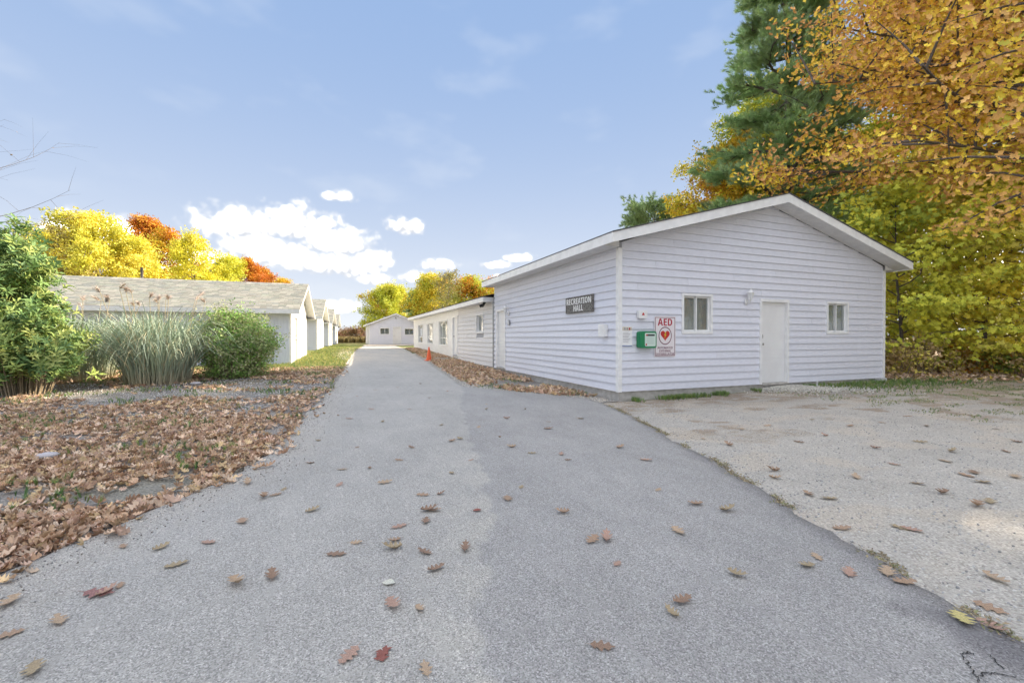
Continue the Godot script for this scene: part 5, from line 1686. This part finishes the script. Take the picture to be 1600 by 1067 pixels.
# ------------------------------------------------------------------ loose matter on the ground
func scatter(called: String, label: String, mesh: Mesh, mat: Material, n: int, seed_: int, pick: Callable, size: Vector2, palette: Array, lift: float, upb: float) -> void:
	var r := RandomNumberGenerator.new(); r.seed = seed_
	var tf := []; var cols := PackedColorArray()
	var tries := 0
	while tf.size() < n and tries < n * 12:
		tries += 1
		var p: Vector3 = pick.call(r)
		if p.y < -50.0: continue
		var b := rand_basis(r, upb, r.randf_range(size.x, size.y))
		tf.append(Transform3D(b, p + Vector3.UP * (lift * r.randf_range(0.3, 1.6))))
		var c: Color = palette[r.randi() % palette.size()]
		var v := r.randf_range(0.72, 1.25)
		cols.append(Color(c.r * v, c.g * v, c.b * v))
	var o := many(called, mesh, mat, self, tf, cols)
	tag(o, label, "leaf litter" if called.contains("leaves") else called.split("_")[0], "", "stuff")

func grass_tuft(n: int, seed_: int) -> ArrayMesh:
	var r := RandomNumberGenerator.new(); r.seed = seed_
	var st := begin()
	for i in n:
		var a := r.randf() * TAU
		var b := Vector3(r.randfn(), 0, r.randfn()) * 0.03
		var d := Vector3(cos(a), 0, sin(a)) * r.randf_range(0.1, 0.6)
		var s := Vector3(-sin(a), 0, cos(a)) * 0.006
		var m := b + Vector3.UP * 0.55 + d * 0.35
		var e := b + Vector3.UP * r.randf_range(0.7, 1.0) + d
		s *= 3.0
		quad(st, m - s, m + s, b + s, b - s)
		tri(st, m - s, e, m + s)
	st.generate_normals()
	return st.commit()

func make_litter() -> void:
	var bad := Vector3(0, -99, 0)
	var lf := leaf_oak(8, 5, 0.9)
	var BR := [Color(0.605, 0.418, 0.282), Color(0.713, 0.530, 0.385), Color(0.475, 0.306, 0.197), Color(0.799, 0.622, 0.470), Color(0.670, 0.469, 0.357), Color(0.540, 0.367, 0.226), Color(0.691, 0.510, 0.291), Color(0.410, 0.255, 0.169)]
	var bed := func(r: RandomNumberGenerator) -> Vector3:
		var z := -lerpf(2.9, 19.0, pow(r.randf(), 1.35))
		var x := lx(z) + r.randfn() * 0.14 - 0.06 - r.randf() * lerpf(4.6, 9.0, ss(-3.0, -12.0, z))
		if x > lx(z) and r.randf() < 0.45: return bad
		var dens := 0.2 + 1.5 * nz.get_noise_2d(x * 10.0 + 11.0, z * 10.0) + 0.75 * ss(-11.5, -9.0, z) + 0.5 * ss(-15.0, -16.5, z)
		dens -= 0.3 * ss(-11.0, -12.2, z) * ss(-15.2, -14.2, z) * ss(-1.2, -2.5, x)
		if r.randf() > dens: return bad
		return Vector3(x, gy(x, z) + (0.02 if x > lx(z) else 0.0), z)
	scatter("fallen_leaves", "brown oak leaves covering the bed along the drive", lf, M.dry, 24000, 401, bed, Vector2(0.055, 0.125), BR, 0.014, 2.4)
	var strip := func(r: RandomNumberGenerator) -> Vector3:
		var z := r.randf_range(-34.0, -8.6)
		var a := rx(z) + 0.15
		if a > 5.4: return bad
		var x := r.randf_range(a, 5.42)
		var k := (x - a) / (5.42 - a)
		var dens := 0.35 + 1.2 * nz.get_noise_2d(x * 12.0, z * 8.0) + 0.7 * ss(-12.0, -15.0, z) * ss(-30.0, -22.0, z)
		dens *= ss(0.0, 0.35, k + 0.15)
		if z < -21.2 and z > -22.6: dens *= 0.1
		if r.randf() > dens: return bad
		return Vector3(x, gy(x, z), z)
	scatter("fallen_leaves", "brown leaves heaped along the foot of the hall and annex wall", lf, M.dry, 7000, 403, strip, Vector2(0.08, 0.15), BR, 0.03, 1.3)
	var woodf := func(r: RandomNumberGenerator) -> Vector3:
		var x := r.randf_range(14.8, 27.0)
		var z := r.randf_range(-16.0, -6.2)
		var dens := ss(-6.0, -8.6, z - 0.05 * (x - 15.0)) * ss(14.6, 16.2, x) * (0.7 + nz.get_noise_2d(x * 12.0, z * 12.0))
		if r.randf() > dens: return bad
		return Vector3(x, gy(x, z), z)
	scatter("fallen_leaves", "tan and yellow leaves on the woodland floor", lf, M.dry, 8000, 405, woodf, Vector2(0.09, 0.17), BR + [Color(0.52, 0.38, 0.08), Color(0.5, 0.32, 0.1)], 0.03, 1.3)
	var tuft := grass_tuft(14, 3)
	var GR := [Color(0.15, 0.25, 0.07), Color(0.20, 0.30, 0.08), Color(0.28, 0.33, 0.10), Color(0.17, 0.27, 0.10)]
	var front := func(r: RandomNumberGenerator) -> Vector3:
		var x := r.randf_range(5.7, 16.8)
		var z := HZ0 + 0.1 + absf(r.randfn()) * (0.12 + 0.55 * ss(10.6, 12.0, x))
		if x > 9.3 and x < 10.9: return bad
		if x < 9.3 and nz.get_noise_2d(x * 20.0, 5.0) < -0.05: return bad
		return Vector3(x, gy(x, z) + 0.005, z)
	scatter("grass_verge", "green grass along the foot of the hall's front wall", tuft, M.blade, 1500, 407, front, Vector2(0.06, 0.13), GR, 0.0, 3.5)
	var lawn := func(r: RandomNumberGenerator) -> Vector3:
		var z := -lerpf(18.8, 50.0, pow(r.randf(), 1.4))
		var x := r.randf_range(-4.0 if z > -21.0 else -1.9 + (-21.0 - z) * 0.041, lx(z) - 0.1)
		return Vector3(x, gy(x, z) - 0.01, z)
	scatter("grass_lawn", "sunlit lawn between the cottages and the drive", tuft, M.blade, 9000, 409, lawn, Vector2(0.06, 0.12), GR + [Color(0.46, 0.44, 0.14), Color(0.40, 0.42, 0.12), Color(0.52, 0.46, 0.20)], 0.0, 3.5)
	var edge := func(r: RandomNumberGenerator) -> Vector3:
		var z := r.randf_range(-35.0, -8.4)
		var a := rx(z) + 0.25
		if a > 5.35: return bad
		var x := r.randf_range(a, 5.44)
		if nz.get_noise_2d(x * 14.0 + 40.0, z * 14.0) < 0.02: return bad
		return Vector3(x, gy(x, z), z)
	scatter("grass_strip", "thin grass between the asphalt and the annex wall", tuft, M.blade, 2600, 411, edge, Vector2(0.05, 0.1), GR, 0.0, 3.5)
	var bedg := func(r: RandomNumberGenerator) -> Vector3:
		var z := r.randf_range(-18.5, -3.0)
		var x := lx(z) - 0.05 - r.randf() * 7.0
		if nz.get_noise_2d(x * 13.0 + 11.0, z * 13.0) < 0.2 and z > -17.5: return bad
		return Vector3(x, gy(x, z), z)
	scatter("grass_patches", "green weeds and grass among the fallen leaves", tuft, M.blade, 2300, 413, bedg, Vector2(0.05, 0.13), GR + [Color(0.12, 0.24, 0.08)], 0.0, 2.6)
	var lotg := func(r: RandomNumberGenerator) -> Vector3:
		var x := r.randf_range(9.4, 22.0)
		var z := r.randf_range(-7.8, -3.4)
		if nz.get_noise_2d(x * 16.0, z * 30.0 + 70.0) < 0.16 - 0.2 * ss(-5.0, -7.6, z): return bad
		return Vector3(x, gy(x, z), z)
	scatter("grass_thin", "thin dry grass at the wooded side of the lot", tuft, M.blade, 7500, 415, lotg, Vector2(0.02, 0.06), GR + [Color(0.46, 0.40, 0.24), Color(0.40, 0.35, 0.2), Color(0.5, 0.44, 0.28)], 0.0, 2.2)
	var reeds := func(r: RandomNumberGenerator) -> Vector3:
		var z := r.randf_range(-125.0, -72.0)
		var x := r.randf_range(-5.0, 9.0)
		return Vector3(x, gy(x, z), z)
	scatter("grass_field", "tall tan field grass beyond the last cottage", tuft, M.blade, 5000, 417, reeds, Vector2(0.5, 1.2), [Color(0.34, 0.26, 0.11), Color(0.26, 0.22, 0.08), Color(0.20, 0.15, 0.07), Color(0.40, 0.32, 0.14)], 0.0, 4.0)
	# stones
	var sp := SphereMesh.new(); sp.radius = 0.5; sp.height = 0.75; sp.radial_segments = 6; sp.rings = 3
	var mound := func(r: RandomNumberGenerator) -> Vector3:
		var x := 10.3 + r.randfn() * 0.62
		var z := HZ0 + 0.06 + absf(r.randfn()) * 0.55
		x += 0.9 * (z - HZ0)
		return Vector3(x, gy(x, z) + 0.012 + 0.07 * exp(-pow(x - 10.2 - 0.9 * (z - HZ0), 2.0) * 1.2 - (z - HZ0) * 1.3), z)
	scatter("gravel_heap", "pale crushed gravel heaped before the front door", sp, M.stone, 5200, 419, mound, Vector2(0.015, 0.042), [Color(0.52, 0.49, 0.42), Color(0.62, 0.59, 0.52), Color(0.44, 0.41, 0.36)], 0.0, 0.5)
	var lotp := func(r: RandomNumberGenerator) -> Vector3:
		var z := lerpf(-7.6, 0.5, r.randf())
		var x := rx(z) + 0.02 + pow(r.randf(), 1.6) * 9.0
		return Vector3(x, gy(x, z) + 0.008, z)
	scatter("gravel_stones", "loose grey stones on the gravel lot", sp, M.stone, 9000, 421, lotp, Vector2(0.006, 0.02), [Color(0.42, 0.41, 0.40), Color(0.55, 0.53, 0.5), Color(0.34, 0.33, 0.32), Color(0.5, 0.45, 0.4)], 0.002, 0.5)
	var edgep := func(r: RandomNumberGenerator) -> Vector3:
		var z := r.randf_range(-26.0, -7.8)
		var x := rx(z) + absf(r.randfn()) * 0.3
		if x > 5.4: x = 5.4
		return Vector3(x, gy(x, z) + 0.01, z)
	scatter("gravel_chips", "small chips along the asphalt edge by the hall", sp, M.stone, 3500, 423, edgep, Vector2(0.01, 0.03), [Color(0.45, 0.43, 0.40), Color(0.55, 0.52, 0.48), Color(0.36, 0.34, 0.31)], 0.002, 0.5)
	var bedp := func(r: RandomNumberGenerator) -> Vector3:
		var z := -lerpf(2.0, 16.0, pow(r.randf(), 1.4))
		var x := lx(z) + r.randfn() * 0.22
		return Vector3(x, gy(x, z) + (0.024 if x > lx(z) else 0.0), z)
	scatter("gravel_grit", "grit along the leafy edge of the drive", sp, M.stone, 4500, 425, bedp, Vector2(0.004, 0.014), [Color(0.38, 0.36, 0.34), Color(0.5, 0.47, 0.44), Color(0.26, 0.23, 0.2)], 0.001, 0.5)
	var bedst := func(r: RandomNumberGenerator) -> Vector3:
		var z := r.randf_range(-15.5, -9.5)
		var x := lx(z) - 0.2 - r.randf() * 7.0
		return Vector3(x, gy(x, z), z)
	scatter("gravel_bed", "grey gravel showing between the leaves of the bed", sp, M.stone, 7000, 427, bedst, Vector2(0.01, 0.035), [Color(0.48, 0.46, 0.45), Color(0.58, 0.55, 0.53), Color(0.38, 0.36, 0.34)], 0.004, 0.5)
	var bits := leaf_clump(5, 0.5, 0.9, 0.2, 44, 0.2)
	var edgeb := func(r: RandomNumberGenerator) -> Vector3:
		var z := r.randf_range(-7.4, -0.6)
		var x := rx(z) + 0.02 + r.randfn() * 0.035
		if nz.get_noise_2d(z * 40.0, 12.0) < -0.12: return bad
		return Vector3(x, gy(x, z) + 0.014, z)
	scatter("debris_leaves", "brown crumbled leaves and dry grass along the asphalt edge", bits, M.dry, 1500, 429, edgeb, Vector2(0.012, 0.035), [Color(0.36, 0.28, 0.18), Color(0.24, 0.19, 0.12), Color(0.44, 0.37, 0.22), Color(0.28, 0.28, 0.14)], 0.0, 2.5)
	print("litter ", Time.get_ticks_msec())

func drop(called: String, mesh: Mesh, mat: Material, x: float, z: float, size: float, turn: float, r: RandomNumberGenerator, label: String, group: String) -> void:
	var y := gy(x, z) + (0.0225 if x > lx(z) and x < rx(z) else 0.009)
	var o := mi(called, mesh, mat, self)
	var b := Basis(Vector3.UP, turn) * Basis(Vector3.RIGHT, r.randfn() * 0.05) * Basis(Vector3.BACK, r.randfn() * 0.05)
	o.transform = Transform3D(b.scaled(Vector3.ONE * size), Vector3(x, y + size * 0.05, z))
	tag(o, label, "leaf", group)

func px(u: float, v: float) -> Vector2:          # where a spot of the photograph lies on the ground
	var d := 690.0 * 1.33 / (v - 527.0)
	for i in 4:
		var p := at_px(u, d)
		d = 690.0 * (1.33 - p.y) / (v - 527.0)
	var q := at_px(u, d)
	return Vector2(q.x, q.z)

func make_leaves() -> void:
	var r := RandomNumberGenerator.new(); r.seed = 77
	var meshes := [leaf_oak(20, 11, 0.15), leaf_oak(20, 12, 0.45), leaf_oak(20, 13, 0.08), leaf_oak(20, 14, 0.7), leaf_oak(20, 15, 0.28)]
	var mats := []
	for c in [Color(0.42, 0.28, 0.185), Color(0.50, 0.36, 0.24), Color(0.31, 0.20, 0.135), Color(0.47, 0.30, 0.225), Color(0.40, 0.31, 0.19)]:
		mats.append(leaf_mat(c))
	var on_drive := [[368, 916], [421, 904], [272, 886], [320, 850], [375, 817], [246, 859], [192, 857], [160, 930], [186, 918], [86, 975], [8, 948], [45, 1053], [8, 997], [487, 800], [530, 759], [625, 825], [617, 848], [665, 866], [725, 861], [683, 893], [664, 817], [676, 800], [688, 774], [660, 775], [555, 851], [521, 869], [652, 956], [542, 1030], [664, 1050], [940, 1015], [1068, 944], [1050, 963], [1260, 888], [1277, 873], [1152, 902], [1063, 833], [965, 884], [878, 803], [925, 847], [950, 845], [814, 763], [795, 781], [1028, 767], [875, 711], [886, 720], [480, 725], [440, 766], [533, 735], [410, 779], [735, 720], [705, 741], [668, 800], [598, 756], [577, 733], [615, 950], [705, 690], [718, 687], [780, 684], [828, 709], [858, 671], [470, 660], [495, 690], [580, 640], [600, 660], [640, 700], [560, 700], [545, 655], [620, 720], [690, 665], [750, 668], [760, 632], [640, 640], [590, 610], [620, 606], [672, 622], [655, 600], [560, 590], [600, 590], [700, 612], [760, 640], [790, 655], [860, 660], [970, 700], [1010, 720], [1090, 790], [1140, 800], [555, 620], [527, 650], [505, 635], [350, 752], [385, 757], [430, 775], [800, 700], [820, 640], [905, 655], [612, 860]]
	for q in on_drive:
		var p := px(q[0] + r.randf_range(-3, 3), q[1])
		var k := r.randi() % 5
		drop("fallen_leaf", meshes[k], mats[r.randi() % 5], p.x, p.y, r.randf_range(0.065, 0.135), r.randf() * TAU, r, "dry brown oak leaf lying flat on the grey asphalt", "single brown leaves on the asphalt")
	var on_lot := [[1318, 825], [1210, 735], [1213, 747], [1298, 779], [1410, 824], [1428, 827], [1560, 905], [1555, 982], [1552, 950], [1330, 898], [1390, 897], [1418, 913], [1538, 753], [1550, 783], [1525, 738], [1512, 742], [1435, 755], [1475, 770], [1265, 772], [1250, 690], [1290, 680], [1370, 700], [1400, 725], [1440, 690], [1490, 705], [1575, 705], [1590, 745], [1450, 665], [1380, 660], [1330, 665], [1160, 670], [1140, 695], [1200, 665], [1270, 655], [1420, 650], [1520, 650], [1560, 670], [1340, 745], [1590, 690], [1100, 685], [1480, 720], [1530, 790]]
	for q in on_lot:
		var p := px(q[0], q[1])
		var k := r.randi() % 5
		drop("fallen_leaf", meshes[k], mats[r.randi() % 5], p.x, p.y, r.randf_range(0.1, 0.155), r.randf() * TAU, r, "dry brown oak leaf lying on the pale gravel lot", "single brown leaves on the gravel")
	var ov := leaf_single(0.34)
	var pale := leaf_mat(Color(0.68, 0.66, 0.55)); var red := leaf_mat(Color(0.30, 0.105, 0.08)); var yel := leaf_mat(Color(0.62, 0.53, 0.22)); var plum := leaf_mat(Color(0.34, 0.17, 0.15))
	var p1 := px(606, 915)
	drop("pale_leaf", ov, pale, p1.x, p1.y, 0.075, 1.0, r, "small whitish oval leaf on the asphalt", "")
	var p2 := px(597, 1022); var p3 := px(593, 1034)
	drop("red_leaf", leaf_maple(-0.25), red, p2.x, p2.y, 0.075, 0.4, r, "small red leaf low in the picture, the upper of two", "")
	drop("red_leaf", leaf_maple(-0.25), red, p3.x, p3.y, 0.07, 2.4, r, "small red leaf low in the picture, the lower of two", "")
	var p4 := px(745, 800)
	drop("red_leaf", ov, red, p4.x, p4.y, 0.07, 1.3, r, "small dark red leaf on the asphalt by the dusty seam", "")
	var p5 := px(1508, 972)
	drop("yellow_leaf", meshes[0], yel, p5.x, p5.y, 0.15, -0.9, r, "cream yellow leaf on the gravel near the broken asphalt corner", "")
	var p6 := px(150, 931)
	drop("plum_leaf", meshes[2], plum, p6.x, p6.y, 0.15, 1.2, r, "purplish brown leaf on the grit at the drive's leafy side", "")
	# pale stones in the bed
	for q in [[72, 714, 0.16, "pale lilac stone among the fallen leaves"], [305, 600, 0.2, "flat pale stone in front of the tall grass clump"]]:
		var p := px(q[0], q[1])
		var st := begin(false)
		lathe(st, Vector3.ZERO, [[0.0, -0.1], [0.42, -0.02], [0.5, 0.1], [0.36, 0.25], [0.12, 0.31], [0.0, 0.32]], 9)
		var o := build(st, "stone", M.pale_stone, self)
		o.transform = Transform3D(Basis(Vector3.UP, q[0]).scaled(Vector3(q[2] * 1.4, q[2], q[2])), Vector3(p.x, gy(p.x, p.y) + 0.02, p.y))
		tag(o, q[3], "stone")

func leaf_single(w: float) -> ArrayMesh:
	var st := begin(false)
	for i in 8:
		var t0 := i / 8.0; var t1 := (i + 1) / 8.0
		var w0 := w * sin(PI * clampf(t0, 0.01, 0.99)); var w1 := w * sin(PI * clampf(t1, 0.01, 0.99))
		var a := Vector3(0, 0.1 * t0 * t0, t0 - 0.5); var b := Vector3(0, 0.1 * t1 * t1, t1 - 0.5)
		quad(st, b + Vector3(-w1, w1 * 0.3, 0), b, a, a + Vector3(-w0, w0 * 0.3, 0))
		quad(st, b, b + Vector3(w1, w1 * 0.3, 0), a + Vector3(w0, w0 * 0.3, 0), a)
	st.generate_normals()
	return st.commit()

func leaf_mat(c: Color) -> StandardMaterial3D:
	var m := grain(c * 0.72, c * 1.15, 0.02, Vector3(1.3, 1.3, 1.3), 0.75, 0.0, 91, 3)
	m.cull_mode = BaseMaterial3D.CULL_DISABLED
	m.backlight_enabled = true
	m.backlight = Color(0.2, 0.2, 0.2)
	return m
